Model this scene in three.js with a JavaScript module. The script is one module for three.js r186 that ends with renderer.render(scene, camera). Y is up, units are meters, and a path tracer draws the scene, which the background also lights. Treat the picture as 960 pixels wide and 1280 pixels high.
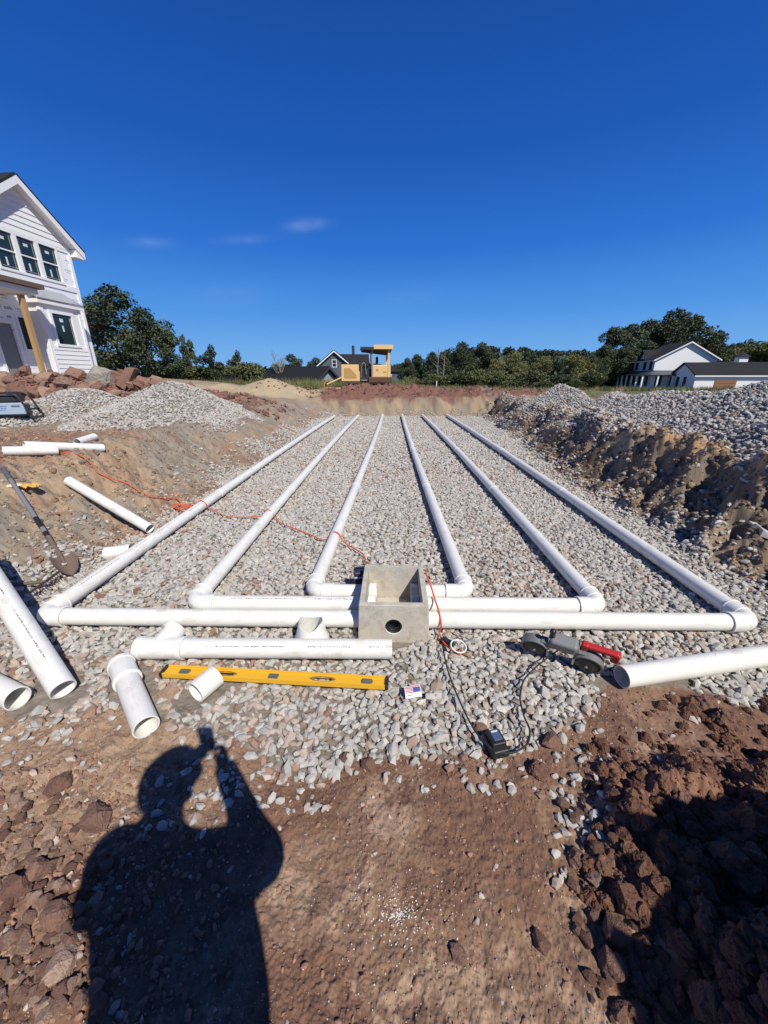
import * as THREE from 'three';
import { ConvexGeometry } from 'three/addons/geometries/ConvexGeometry.js';
import { RoundedBoxGeometry } from 'three/addons/geometries/RoundedBoxGeometry.js';
import { mergeGeometries, mergeVertices } from 'three/addons/utils/BufferGeometryUtils.js';
import { MarchingCubes } from 'three/addons/objects/MarchingCubes.js';
import { Brush, Evaluator, SUBTRACTION } from 'three-bvh-csg';

// ------------------------------------------------------------------ camera, sky, sun, exposure
const scene = new THREE.Scene();
const EYE = 1.57, FOCAL = 465, PITCH = THREE.MathUtils.degToRad(19.9), YAW = THREE.MathUtils.degToRad(0.8);
const camera = new THREE.PerspectiveCamera(THREE.MathUtils.radToDeg(2 * Math.atan(640 / FOCAL)), 0.75, 0.02, 2500);
camera.position.set(0, EYE, 0);
camera.rotation.set(-PITCH, YAW, 0, 'YXZ');
scene.add(camera);
camera.updateMatrixWorld(true);

const SUN = new THREE.Vector3(0.383, 0.726, 0.571).normalize();
const sun = new THREE.DirectionalLight(new THREE.Color(1, 0.95, 0.865), 5.0);
sun.position.copy(SUN).multiplyScalar(120);
sun.castShadow = true;
sun.shadow.mapSize.set(4096, 4096);
Object.assign(sun.shadow.camera, { left: -60, right: 60, top: 60, bottom: -60, near: 1, far: 320 });
sun.shadow.radius = 1;
scene.add(sun, sun.target);

const renderer = new THREE.WebGLRenderer({ antialias: true });
renderer.setSize(768, 1024);
renderer.toneMapping = THREE.LinearToneMapping;
renderer.toneMappingExposure = 1;
renderer.shadowMap.enabled = true;

// ------------------------------------------------------------------ random numbers and noise
let seedState = 12345;
function seed(n) { seedState = n | 0; }
function rnd() { seedState = (seedState + 0x6d2b79f5) | 0; let t = Math.imul(seedState ^ (seedState >>> 15), 1 | seedState); t = (t + Math.imul(t ^ (t >>> 7), 61 | t)) ^ t; return ((t ^ (t >>> 14)) >>> 0) / 4294967296; }
const rr = (a, b) => a + (b - a) * rnd();
const PERM = new Uint8Array(512), GR = new Float32Array(512);
{ seed(77); const p = [...Array(256).keys()]; for (let i = 255; i > 0; i--) { const j = Math.floor(rnd() * (i + 1)); [p[i], p[j]] = [p[j], p[i]]; } for (let i = 0; i < 512; i++) { PERM[i] = p[i & 255]; GR[i] = rnd() * 2 - 1; } }
function vn(x, y) {   // value noise, -1..1
  const xi = Math.floor(x), yi = Math.floor(y), fx = x - xi, fy = y - yi, u = fx * fx * (3 - 2 * fx), v = fy * fy * (3 - 2 * fy);
  const a = PERM[xi & 255], b = PERM[(xi + 1) & 255], y0 = yi & 255, y1 = (yi + 1) & 255;
  const g00 = GR[PERM[a + y0]], g10 = GR[PERM[b + y0]], g01 = GR[PERM[a + y1]], g11 = GR[PERM[b + y1]];
  return g00 + (g10 - g00) * u + (g01 + (g11 - g01) * u - g00 - (g10 - g00) * u) * v;
}
function fbm(x, y, oct = 4, gain = 0.5) { let s = 0, a = 1, n = 0; for (let i = 0; i < oct; i++) { s += a * vn(x, y); n += a; a *= gain; const t = x * 1.62 - y * 1.23 + 17.3; y = x * 1.23 + y * 1.62 + 5.1; x = t; } return s / n; }
function ridge(x, y, oct = 4) { let s = 0, a = 1, n = 0; for (let i = 0; i < oct; i++) { s += a * (1 - 2 * Math.abs(vn(x, y))); n += a; a *= 0.5; const t = x * 1.62 - y * 1.23 + 17.3; y = x * 1.23 + y * 1.62 + 5.1; x = t; } return s / n; }
const clamp = (x, a = 0, b = 1) => Math.min(b, Math.max(a, x));
const sst = (a, b, x) => { const t = clamp((x - a) / (b - a)); return t * t * (3 - 2 * t); };
const lerp = (a, b, t) => a + (b - a) * t;
function table(t, x) { if (x <= t[0][0]) return t[0][1]; for (let i = 1; i < t.length; i++) if (x <= t[i][0]) return lerp(t[i - 1][1], t[i][1], (x - t[i - 1][0]) / (t[i][0] - t[i - 1][0])); return t[t.length - 1][1]; }

// ------------------------------------------------------------------ the sky: clear air, three faint wisps
{
  const W = 1024, Hh = 512, data = new Float32Array(W * Hh * 4);
  const cols = [[0, [0.235, 0.475, 0.82]], [3, [0.175, 0.425, 0.83]], [8, [0.082, 0.305, 0.78]], [15, [0.030, 0.172, 0.635]], [24, [0.0140, 0.105, 0.475]], [36, [0.0100, 0.072, 0.335]], [60, [0.006, 0.036, 0.16]], [90, [0.005, 0.028, 0.12]]];
  const wisps = [[-10.6, 17.5, 2.2, 0.42, 0.17], [-28.5, 14.3, 2.0, 0.35, 0.10], [-18.3, 15.6, 3.2, 0.35, 0.07], [-21, 9.6, 5, 1.2, 0.03], [2, 10, 6, 1.2, 0.02]];
  for (let j = 0; j < Hh; j++) {
    const up = ((j + 0.5) / Hh - 0.5) * 180;
    for (let i = 0; i < W; i++) {
      const az = ((i + 0.5) / W - 0.5) * 360, a = THREE.MathUtils.degToRad(az), e = THREE.MathUtils.degToRad(up);
      const dx = Math.cos(a) * Math.cos(e), dy = Math.sin(e), dz = Math.sin(a) * Math.cos(e);
      let c;
      if (up < 0) c = [0.16, 0.15, 0.14];
      else {
        let k = 1; while (k < cols.length - 1 && up > cols[k][0]) k++;
        const t = clamp((up - cols[k - 1][0]) / (cols[k][0] - cols[k - 1][0]));
        c = [0, 1, 2].map((n) => lerp(cols[k - 1][1][n], cols[k][1][n], t));
        const cs = dx * SUN.x + dy * SUN.y + dz * SUN.z, glow = Math.pow(clamp(cs), 8) * 0.05 + Math.pow(clamp(cs), 40) * 0.2;   // paler air round the sun
        c = c.map((v, n) => v + glow * [1, 0.98, 0.92][n]);
        const fromFront = Math.atan2(dx, -dz) * 180 / Math.PI;
        for (const [waz, wel, sx, sy, s] of wisps) {
          const u = (fromFront - waz), v = (up - wel) - u * 0.12;
          const d = Math.exp(-(u * u) / (sx * sx) - (v * v) / (sy * sy)) * (0.65 + 0.5 * fbm(fromFront * 0.9, up * 2.6 + waz, 4));
          c = c.map((q, n) => q + Math.max(0, d) * s * [0.95, 0.92, 0.62][n]);
        }
      }
      const o = (j * W + i) * 4; data[o] = c[0] * 5; data[o + 1] = c[1] * 5; data[o + 2] = c[2] * 5; data[o + 3] = 1;
    }
  }
  const sky = new THREE.DataTexture(data, W, Hh, THREE.RGBAFormat, THREE.FloatType);
  sky.mapping = THREE.EquirectangularReflectionMapping; sky.magFilter = THREE.LinearFilter; sky.minFilter = THREE.LinearFilter; sky.wrapS = THREE.RepeatWrapping; sky.needsUpdate = true;
  scene.background = sky; scene.environment = sky;
  scene.environmentIntensity = 0.2; scene.backgroundIntensity = 0.2;
}

// ------------------------------------------------------------------ naming helpers
const used = new Map();
function numbered(n) { const k = used.get(n) ?? 0; used.set(n, k + 1); return k ? `${n}_${String(k).padStart(3, '0')}` : n; }
function shade(o) { o.castShadow = true; o.receiveShadow = true; return o; }
function thing(name, label, category, pos = [0, 0, 0], turn = 0, group) {
  const o = new THREE.Group(); o.name = numbered(name); o.position.set(...pos); o.rotation.y = turn;
  o.userData = { label, category }; if (group) o.userData.group = group;
  scene.add(o); return o;
}
function part(name, geo, mat, parent, label) {
  const m = shade(new THREE.Mesh(Array.isArray(geo) ? join(geo) : geo, mat)); m.name = name;
  if (label) m.userData.label = label;
  parent.add(m); return m;
}
function single(name, label, category, geo, mat, group) {
  const m = shade(new THREE.Mesh(Array.isArray(geo) ? join(geo) : geo, mat)); m.name = numbered(name);
  m.userData = { label, category }; if (group) m.userData.group = group;
  scene.add(m); return m;
}
function struct(name, geo, mat) { const m = shade(new THREE.Mesh(geo, mat)); m.name = name; m.userData = { kind: 'structure', label: undefined }; delete m.userData.label; scene.add(m); return m; }
function join(list) {
  const a = list.map((g) => { const k = g.index ? g.toNonIndexed() : g; for (const n of Object.keys(k.attributes)) if (!['position', 'normal', 'uv'].includes(n)) k.deleteAttribute(n); return k; });
  if (a.some((g) => !g.attributes.uv)) a.forEach((g) => g.deleteAttribute('uv'));
  return mergeGeometries(a);
}
const box = (w, h, d, x = 0, y = 0, z = 0) => new THREE.BoxGeometry(w, h, d).translate(x, y, z);
const rbox = (w, h, d, r, x = 0, y = 0, z = 0) => new RoundedBoxGeometry(w, h, d, 2, r).translate(x, y, z);
const cyl = (r0, r1, h, n = 20) => new THREE.CylinderGeometry(r0, r1, h, n);
function bar(a, b, w, d) {   // a box-section bar between two points
  const A = new THREE.Vector3(...a), B = new THREE.Vector3(...b), g = new THREE.BoxGeometry(w, A.distanceTo(B), d);
  g.applyQuaternion(new THREE.Quaternion().setFromUnitVectors(new THREE.Vector3(0, 1, 0), B.clone().sub(A).normalize()));
  return g.translate((A.x + B.x) / 2, (A.y + B.y) / 2, (A.z + B.z) / 2);
}
function rod(a, b, r, n = 12, r2 = r) {
  const A = new THREE.Vector3(...a), B = new THREE.Vector3(...b), g = new THREE.CylinderGeometry(r2, r, A.distanceTo(B), n);
  g.applyQuaternion(new THREE.Quaternion().setFromUnitVectors(new THREE.Vector3(0, 1, 0), B.clone().sub(A).normalize()));
  return g.translate((A.x + B.x) / 2, (A.y + B.y) / 2, (A.z + B.z) / 2);
}
const tube = (pts, r, seg = 60, rad = 8, closed = false) => new THREE.TubeGeometry(new THREE.CatmullRomCurve3(pts.map((p) => new THREE.Vector3(...p)), closed, 'catmullrom', 0.4), seg, r, rad, closed);
function std(r, g, b, rough = 0.8, more = {}) { const m = new THREE.MeshStandardMaterial({ roughness: rough, ...more }); m.color.setRGB(r, g, b); return m; }
// the place on the ground that lies in a given direction from the eye (px, py: picture coordinates of the 960 x 1280 photograph)
function ray(px, py) { const v = new THREE.Vector3((px - 480) / FOCAL, -(py - 640) / FOCAL, -1); return v.applyQuaternion(camera.quaternion); }
function level(px, py, y = 0) { const d = ray(px, py), t = (y - EYE) / d.y; return [d.x * t, y, d.z * t]; }
function away(px, py, z) { const d = ray(px, py), t = z / d.z; return [d.x * t, EYE + d.y * t, z]; }

// ------------------------------------------------------------------ the lie of the land
const toeL = (z) => -2.78 + 0.16 * vn(z * 0.7, 3.3) + 0.08 * vn(z * 2.3, 8.1) + 0.22 * sst(-3.6, -2.3, z);
const toeR = (z) => table([[-16, 4.0], [-12, 3.75], [-8, 3.3], [-4.3, 3.0], [0, 2.95]], z) + 0.14 * vn(z * 0.9, 41.3) + 0.1 * vn(z * 2.1, 1.7);
const toeF = (x) => -16.35 + 0.35 * vn(x * 0.6, 9.7) + 0.2 * vn(x * 1.9, 4.4);
const rightTop = [[-14.5, 0.7], [-13.2, 0.95], [-12.1, 1.34], [-11.2, 1.22], [-10.4, 1.06], [-9.4, 1.24], [-8.2, 1.36], [-7, 1.42], [-5.6, 1.58], [-4, 1.66], [-2.5, 1.66]];
function hump(x, z, cx, cz, rx, rz, h) { const d = Math.hypot((x - cx) / rx, (z - cz) / rz); return h * (1.06 - Math.sqrt(d * d + 0.012)); }
function gravelPile(x, z) {   // top of the three heaps of crushed stone, or -9
  let y = -9;
  const wob = 0.10 * vn(x * 1.1, z * 1.1) + 0.05 * vn(x * 2.7 + 9, z * 2.7);
  if (x < -1 && z < -4 && z > -15) y = Math.max(0.5 + hump(x, z, -5.2, -9.2, x > -5.2 ? 1.75 : 1.9, 3.3, 0.97), 0.5 + hump(x, z, -7.05, -8.7, 1.55, 2.8, 0.92), 0.62 + hump(x, z, -9.8, -7.0, 2.6, 2.0, 0.55)) + wob * 0.8;
  if (x > 2 && x < 10.5 && z < 0.5 && z > -17) {
    const d = Math.abs(x - (5.35 + 0.35 * vn(z * 0.8, 5))), t = table(rightTop, z) - Math.max(0, -2 - z < 0 ? (z + 2) * 0.7 : 0);
    y = Math.max(y, t - 0.62 * Math.sqrt(d * d + 0.02) - 1.1 * Math.max(0, d - 1.45) + wob);
  }
  return y;
}
function redMound(x, z) {   // the heap of red soil on the right, its crest outside the frame
  const face = sst(-0.78, 0.02, z + 0.08 * vn(x * 5, z * 5) + 0.05 * vn(x * 12, 7) + 0.08 * (x - 1.1)) * sst(0.80, 1.40, x + 0.10 * vn(z * 7, 3.1) + 0.07 * vn(z * 17, x * 9)) * (1 - sst(2.6, 4.2, x)) * (1 - sst(1.2, 2.6, z));
  const foot = sst(0.62, 1.15, x + 0.08 * vn(x * 4 + 3, z * 4)) * (1 - sst(-1.02, -1.32, z - 0.02 * x) ) * sst(-1.42, -1.05, z - 0.06 * x);
  return { face, foot };
}
function H(x, z, fine = true) {
  const r = Math.hypot(x, z);
  const n1 = fbm(x * 0.9, z * 0.9, 3), n2 = fine ? fbm(x * 3.7 + 40, z * 3.7, 3) : 0;
  // banks round the excavated bed
  const rl = fine ? ridge(x * 2.2, z * 2.2 + 9, 4) : 0;
  const uL = toeL(z) - x + 0.10 * n2, uR = x - toeR(z) + 0.16 * n2 + 0.10 * rl, uF = toeF(x) - z + 0.12 * n2;
  const pl = sst(0, 0.35, uL) * 0.18 + sst(0.1, 1.5, uL) * 0.82;
  const pr = sst(-0.1, 0.5, uR) * 0.28 + sst(0.15, 0.85, uR) * 0.42 + sst(0.5, 0.8, uR) * 0.30;
  const pf = sst(0, 0.9, uF);
  const nearEnd = 1 - sst(0.2, 2.4, z);
  const p = 1 - (1 - pl * nearEnd) * (1 - pr * nearEnd) * (1 - pf);
  // the land beyond
  let P = 0.72 + 0.10 * n1 * sst(4, 9, r);
  const dist = -z;
  P += table([[0, 0], [24, 0], [38, -0.45], [52, -0.85], [85, -1.6], [140, -2.6], [400, -6]], Math.max(dist, Math.abs(x) * 0.75));
  P = lerp(P, 1.55, sst(15, 4, Math.hypot(x + 18, (z + 20) * 0.9)));
  P = lerp(P, 0.95, 0.8 * sst(4.5, 10, -x) * sst(-2, -9, z) * (1 - sst(-14, -25, z)));
  P += (0.20 + 0.28 * Math.exp(-(((x + 0.5) / 3.2) ** 2) - (((z + 20.8) / 1.3) ** 2))) * sst(-17.2, -18.6, z) * sst(-27, -20, z) * sst(-7, -3, x) * sst(14, 6, x) * (0.7 + 0.8 * n2);
  let h = p * P;
  // soil details
  if (fine) {
    h += p * (1 - pl * 0.5) * 0.05 * rl * sst(0.02, 0.3, p) * (r < 30 ? 1 : 0.3);
    h += 0.02 * n2 * sst(0.05, 0.5, p);
    const wx = x + 0.25 * vn(x * 1.7, z * 1.7 + 5), wz = z + 0.25 * vn(x * 1.7 + 9, z * 1.7), fineR = r < 14 ? fbm(x * 11, z * 11 + 3, 4) : 0;
    if (uR > -0.25 && uR < 1.7 && z < 0.5) { const k = sst(-0.25, 0.25, uR) * sst(1.7, 0.8, uR); h += k * (0.17 * fbm(wx * 1.5 + 4, wz * 1.5, 3) + 0.20 * fbm(wx * 4.2, wz * 4.2, 4) + 0.085 * ridge(wx * 3.1, wz * 3.1, 4) + 0.085 * fineR); }
    if (uL > -0.2 && uL < 3.2) { const k = sst(-0.1, 0.3, uL) * sst(3.2, 1.6, uL); h += k * (0.07 * fbm(wx * 2.0 + 7, wz * 2.0, 3) + 0.065 * fbm(wx * 5.5, wz * 5.5, 4) + 0.055 * fineR - 0.05 * sst(0.35, 0.8, ridge(wx * 1.1, wz * 0.9 + 3, 3))); }
    if (uF > -0.2 && uF < 6 && x < 12 && x > -6) h += sst(-0.1, 0.3, uF) * (0.16 * fbm(x * 2.3, z * 2.3, 4) + 0.08 * fbm(x * 6, z * 6, 3) * sst(0.8, 1.3, uF));
  }
  // sand heap and the ridge of broken red rock
  h = Math.max(h, 0.62 + hump(x, z, -5.7, -18.6, 2.7, 2.4, 0.93) + 0.06 * n2, 0.6 + hump(x, z, -8.3, -19.5, 2.6, 2.2, 0.72));
  if (x < -2.6 && z < -9 && z > -19) {
    const cz = lerp(-12.2, -14.2, sst(-14, -5, x)), top = table([[-20, 1.5], [-10, 1.62], [-8.2, 1.5], [-6.8, 1.12], [-5.2, 0.92], [-4.2, 0.7], [-3.2, 0.2], [-2.6, -0.4]], x);
    h = Math.max(h, top - 0.42 * Math.sqrt((z - cz) ** 2 + 0.08) + 0.1 + 0.09 * n1 + 0.07 * n2);
  }
  h = Math.max(h, gravelPile(x, z));
  const m = redMound(x, z);
  h += 0.98 * m.face + 0.10 * m.foot;
  if (fine && r < 6) {
    const clod = (m.face + m.foot) > 0.02 ? Math.min(1, (m.face + m.foot) * 3) : 0;
    if (clod) h += clod * (0.075 * ridge(x * 4.5, z * 4.5, 4) + 0.045 * fbm(x * 13, z * 13, 3) + 0.016 * fbm(x * 40, z * 40, 2));
    const near = sst(-1.7, -1.1, z) * (1 - clod);
    if (near > 0) {
      const rubble = sst(-0.45, -0.8, x);
      h += near * (0.018 * fbm(x * 3, z * 3, 2) + 0.011 * fbm(x * 9 + 3, z * 9, 3) + 0.0055 * ridge(x * 22 + 0.4 * vn(x * 9, z * 9), z * 22, 4) * (0.35 + 0.65 * sst(-0.3, 0.4, vn(x * 2.2, z * 2.2 + 8))) + 0.0035 * fbm(x * 60, z * 60, 2) + 0.0024 * vn(x * 130, z * 130) + 0.0018 * vn(x * 240, z * 240) + rubble * 0.03 * Math.max(0, ridge(x * 6, z * 6, 3)));
    }
  }
  return h;
}
// near edge of the crushed stone, left to right
const EDGE = [[-200, 905], [0, 885], [60, 900], [150, 880], [215, 905], [270, 935], [330, 975], [400, 985], [440, 965], [500, 955], [560, 962], [610, 940], [650, 935], [690, 950], [730, 925], [770, 885], [850, 868], [960, 890], [1200, 930]].map(([a, b]) => { const p = level(a, b); return [p[0], p[2]]; });
function stoneCover(x, z) {   // 0..1 how thickly the crushed stone lies
  const pile = gravelPile(x, z) - (H(x, z, false) - 0.0001);
  if (pile > -0.03 && gravelPile(x, z) > 0.3) { const e = gravelPile(x, z); return sst(0.48, 0.74, e + 0.12 * vn(x * 2, z * 2)) * (x > 0 ? 1 : 1); }
  const w = 0.22 * fbm(x * 1.7 + 3, z * 1.7, 3);
  const ze = table(EDGE, x) + w * 0.7;
  let c = sst(ze + 0.03, ze - 0.10, z);
  const uL = toeL(z) - x, uR = x - toeR(z);
  c *= sst(0.30, -0.10, uL + w * 2) * 1.0 + 0.05 * sst(1.0, 0.3, uL);
  c *= sst(0.28, -0.12, uR + w * 1.6) + 0.06 * sst(0.7, 0.2, uR);
  c *= sst(-16.75, -16.2, z - toeF(x) - 16.35 + 0.2 * w);
  if (x > 3 && uR > 0.5 && z < -6) c = Math.max(c, 0.8 * sst(0.25, 0.6, 0.55 + w * 1.8) * sst(2.4, 0.9, uR));
  return c;
}

// ------------------------------------------------------------------ ground: one sheet out to the horizon
{
  const radii = [0.04, 0.12, 0.2, 0.28];
  let r = 0.33; while (r < 3) { radii.push(r); r *= 1.0045; } while (r < 22) { radii.push(r); r *= 1.0066; } while (r < 600) { radii.push(r); r *= 1.03; }
  const angles = [];
  for (let a = -180; a < -68; a += 4) angles.push(a);
  for (let a = -68; a < 68; a += 0.20) angles.push(a);
  for (let a = 68; a < 132; a += 0.6) angles.push(a);
  for (let a = 132; a < 180; a += 4) angles.push(a);
  const nA = angles.length, nR = radii.length, pos = new Float32Array(nA * nR * 3), col = new Float32Array(nA * nR * 3), uv = new Float32Array(nA * nR * 2);
  const mix = (c, d, t) => { c[0] += (d[0] - c[0]) * t; c[1] += (d[1] - c[1]) * t; c[2] += (d[2] - c[2]) * t; };
  for (let i = 0; i < nR; i++) for (let j = 0; j < nA; j++) {
    const a = THREE.MathUtils.degToRad(angles[j]), x = Math.sin(a) * radii[i], z = -Math.cos(a) * radii[i], k = i * nA + j, R = radii[i];
    const y = H(x, z);
    pos[k * 3] = x; pos[k * 3 + 1] = y; pos[k * 3 + 2] = z; uv[k * 2] = x / 1.3; uv[k * 2 + 1] = z / 1.3;
    // soil colours
    const b1 = fbm(x * 0.8 + 11, z * 0.8, 4), b2 = fbm(x * 4.2, z * 4.2 + 21, 4), b3 = R < 14 ? fbm(x * 17, z * 17, 3) : 0, b4 = R < 7 ? fbm(x * 55, z * 55, 2) : 0;
    const c = [0.228, 0.138, 0.090];
    mix(c, [0.160, 0.086, 0.054], sst(0.02, 0.26, b2 + 0.3 * b1 + 0.22 * b3 + 0.12 * b4));
    mix(c, [0.33, 0.226, 0.155], sst(0.06, 0.30, -b2 + 0.35 * b1 + 0.35 * b3 + 0.15 * b4) * 0.85); if (R < 7) mix(c, [0.12, 0.062, 0.042], 0.75 * sst(0.30, 0.46, fbm(x * 13 + 5, z * 13, 3) + 0.25 * b4));
    if (x < -0.35 && z < -0.75 && z > -1.5) mix(c, [0.32, 0.225, 0.15], 0.8 * sst(-0.35, -0.9, x + 0.2 * b2) * sst(-0.78, -0.95, z + 0.1 * b2));
    const uL = toeL(z) - x, uR = x - toeR(z), uF = toeF(x) - z;
    if (uL > -0.3 && z < 1) {
      const t = sst(-0.15, 0.35, uL + 0.3 * b2), tan = [0.30, 0.222, 0.148];
      mix(tan, [0.235, 0.200, 0.158], sst(-0.25, 0.15, b1 + 0.8 * b2 + 0.25 * vn(z * 1.2, uL * 2)));
      mix(tan, [0.33, 0.21, 0.13], sst(0.2, 0.55, vn(x * 1.3 + 8, z * 1.3) + 0.5 * b2) * 0.6); mix(tan, [0.22, 0.125, 0.085], sst(0.25, 0.5, fbm(x * 1.1, z * 3.1 + 50, 3) + 0.3 * b3) * 0.8);
      mix(tan, [0.225, 0.11, 0.07], sst(1.15, 1.7, uL + 0.5 * b2) * sst(-0.35, 0.25, b2 + 0.35) * 0.9 * sst(-6.6, -5.4, z));
      mix(tan, [0.24, 0.215, 0.175], sst(-5.6, -7.5, z) * sst(0.2, 0.8, uL) * 0.75 * sst(-0.4, 0.2, b2));
      mix(c, tan, t);
    }
    if (uR > -0.4 && z < 0) {
      const t = sst(-0.2, 0.25, uR + 0.25 * b2), tan = [0.172, 0.132, 0.096];
      mix(tan, [0.135, 0.092, 0.062], sst(-0.1, 0.4, b2 + 0.3 * b1));
      mix(tan, [0.30, 0.25, 0.19], sst(0.15, 0.5, b1 - 0.4 * b2) * 0.8);
      mix(tan, [0.36, 0.225, 0.125], sst(0.66, 0.85, y + 0.12 * b2) * sst(-6.5, -5.2, z) * 0.9);
      mix(tan, [0.31, 0.20, 0.12], sst(0.5, 0.8, y) * sst(-9, -11, z) * 0.7);
      mix(c, tan, t);
    }
    if (uF > -0.3) {
      const tan = [0.325, 0.245, 0.160];
      mix(tan, [0.24, 0.190, 0.140], sst(-0.2, 0.3, b2 + 0.5 * vn(x * 2.6, 4)));
      mix(tan, [0.185, 0.088, 0.062], sst(0.55, 0.95, uF + 0.35 * b2) * sst(-6.5, -4.2, x + b1) * sst(13, 6, x));
      mix(c, tan, sst(-0.1, 0.3, uF + 0.15 * b2));
    }
    if (x < -2.6 && z < -9.5 && z > -18) mix(c, [0.225, 0.105, 0.072], sst(-9.8, -11, z + 0.5 * b2) * sst(0.72, 0.95, y + 0.1 * b2) * sst(-17, -14.8, z));
    { const s = Math.max(hump(x, z, -5.7, -18.6, 2.7, 2.4, 0.93), hump(x, z, -8.3, -19.5, 2.6, 2.2, 0.72)); if (s > 0.02 && z < -15.5) mix(c, [0.40, 0.315, 0.205], sst(0.02, 0.2, s)); }
    const m = redMound(x, z), mm = clamp((m.face + m.foot) * 2.5);
    if (mm > 0) { const rd = [0.135, 0.063, 0.040]; mix(rd, [0.195, 0.098, 0.062], sst(-0.1, 0.4, b2 + 0.3 * b3)); mix(c, rd, mm); }
    const green = sst(26.5, 30, R + 2 * b1) * sst(-24, -28, z + (x > 0 ? -0.5 * Math.max(0, x - 7) : Math.abs(x) * 0.35)) + sst(7.5, 9.5, x + b1) * sst(-14, -17, z) * (1 - sst(26.5, 30, R + 2 * b1));
    if (green > 0) { const g = [0.105, 0.108, 0.045]; mix(g, [0.17, 0.14, 0.07], sst(-0.2, 0.4, b1)); mix(c, g, green); }
    const sc = R < 22 ? stoneCover(x, z) : 0;
    if (sc > 0) mix(c, [0.20, 0.175, 0.150], sst(0.45, 0.95, sc) * 0.85);
    const f = 1 + 0.30 * b3 + 0.26 * b4 + 0.16 * b2;
    for (let n = 0; n < 3; n++) col[k * 3 + n] = clamp(c[n] * f, 0.01, 0.9);
  }
  const idx = new Uint32Array((nR - 1) * nA * 6); let q = 0;
  for (let i = 0; i < nR - 1; i++) for (let j = 0; j < nA; j++) {
    const a = i * nA + j, b = i * nA + (j + 1) % nA, c = a + nA, d = b + nA;
    idx[q++] = a; idx[q++] = b; idx[q++] = c; idx[q++] = b; idx[q++] = d; idx[q++] = c;
  }
  const g = new THREE.BufferGeometry();
  g.setAttribute('position', new THREE.BufferAttribute(pos, 3)); g.setAttribute('color', new THREE.BufferAttribute(col, 3)); g.setAttribute('uv', new THREE.BufferAttribute(uv, 2)); g.setIndex(new THREE.BufferAttribute(idx, 1)); g.computeVertexNormals();
  const S = 512, d = new Uint8Array(S * S * 4);
  const per = (x, y, f) => { const a = x / S * f, b = y / S * f, u = x / S, v = y / S; return lerp(lerp(vn(a, b), vn(a - f, b), u), lerp(vn(a, b - f), vn(a - f, b - f), u), v); };
  for (let y = 0; y < S; y++) for (let x = 0; x < S; x++) { const v = 128 + 70 * per(x, y, 24) + 60 * per(x, y, 61) + 50 * per(x, y, 130); const o = (y * S + x) * 4; d[o] = d[o + 1] = d[o + 2] = clamp(v, 0, 255); d[o + 3] = 255; }
  const t = new THREE.DataTexture(d, S, S); t.wrapS = t.wrapT = THREE.RepeatWrapping; t.magFilter = THREE.LinearFilter; t.needsUpdate = true;
  const m = new THREE.MeshStandardMaterial({ vertexColors: true, roughness: 0.96, bumpMap: t, bumpScale: 0.009 });
  struct('ground', g, m);
}

// ------------------------------------------------------------------ crushed stone
function stoneGeo(n, fx, fy, fz, wob = 0.22) {
  const pts = [];
  for (let i = 0; i < n; i++) { const u = 1 - 2 * (i + 0.5) / n, p = i * 2.39996 + rr(-0.35, 0.35), s = Math.sqrt(1 - u * u), k = 1 + rr(-wob, wob); pts.push(new THREE.Vector3(Math.cos(p) * s * fx * k, u * fy * k, Math.sin(p) * s * fz * k)); }
  return new ConvexGeometry(pts);
}
seed(4242);
const stoneKinds = [...Array(12)].map((_, i) => stoneGeo(10 + (i % 6), 1, rr(0.40, 0.62), rr(0.52, 0.80), 0.26));
const stoneMat = new THREE.MeshStandardMaterial({ roughness: 0.88, flatShading: true });
const dummy = new THREE.Object3D();
function scatter(root, name, kinds, mat, list) {   // list of {p, r, q?, c}
  const per = kinds.map(() => []);
  for (const s of list) per[Math.floor(rnd() * kinds.length)].push(s);
  per.forEach((a, i) => {
    if (!a.length) return;
    const im = new THREE.InstancedMesh(kinds[i], mat, a.length); im.name = name; im.userData = { kind: 'stuff' }; shade(im);
    a.forEach((s, n) => {
      dummy.position.set(...s.p); dummy.rotation.set(rr(-1, 1) * (s.tilt ?? 0.6), rnd() * 6.283, rr(-1, 1) * (s.tilt ?? 0.6)); dummy.scale.setScalar(s.r); dummy.updateMatrix();
      im.setMatrixAt(n, dummy.matrix); im.setColorAt(n, new THREE.Color().setRGB(...s.c));
    });
    root.add(im);
  });
}
function stoneColor(brown) {
  const t = rnd(), v = rr(0.84, 1.13);
  let c = t < 0.60 ? [0.430, 0.410, 0.378] : t < 0.80 ? [0.375, 0.358, 0.332] : t < 0.92 ? [0.48, 0.458, 0.42] : t < 0.97 ? [0.43, 0.365, 0.315] : [0.34, 0.245, 0.19];
  if (rnd() < brown) c = rnd() < 0.30 ? [0.30, 0.185, 0.135] : [0.43, 0.345, 0.285];
  return c.map((k) => k * v);
}
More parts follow.
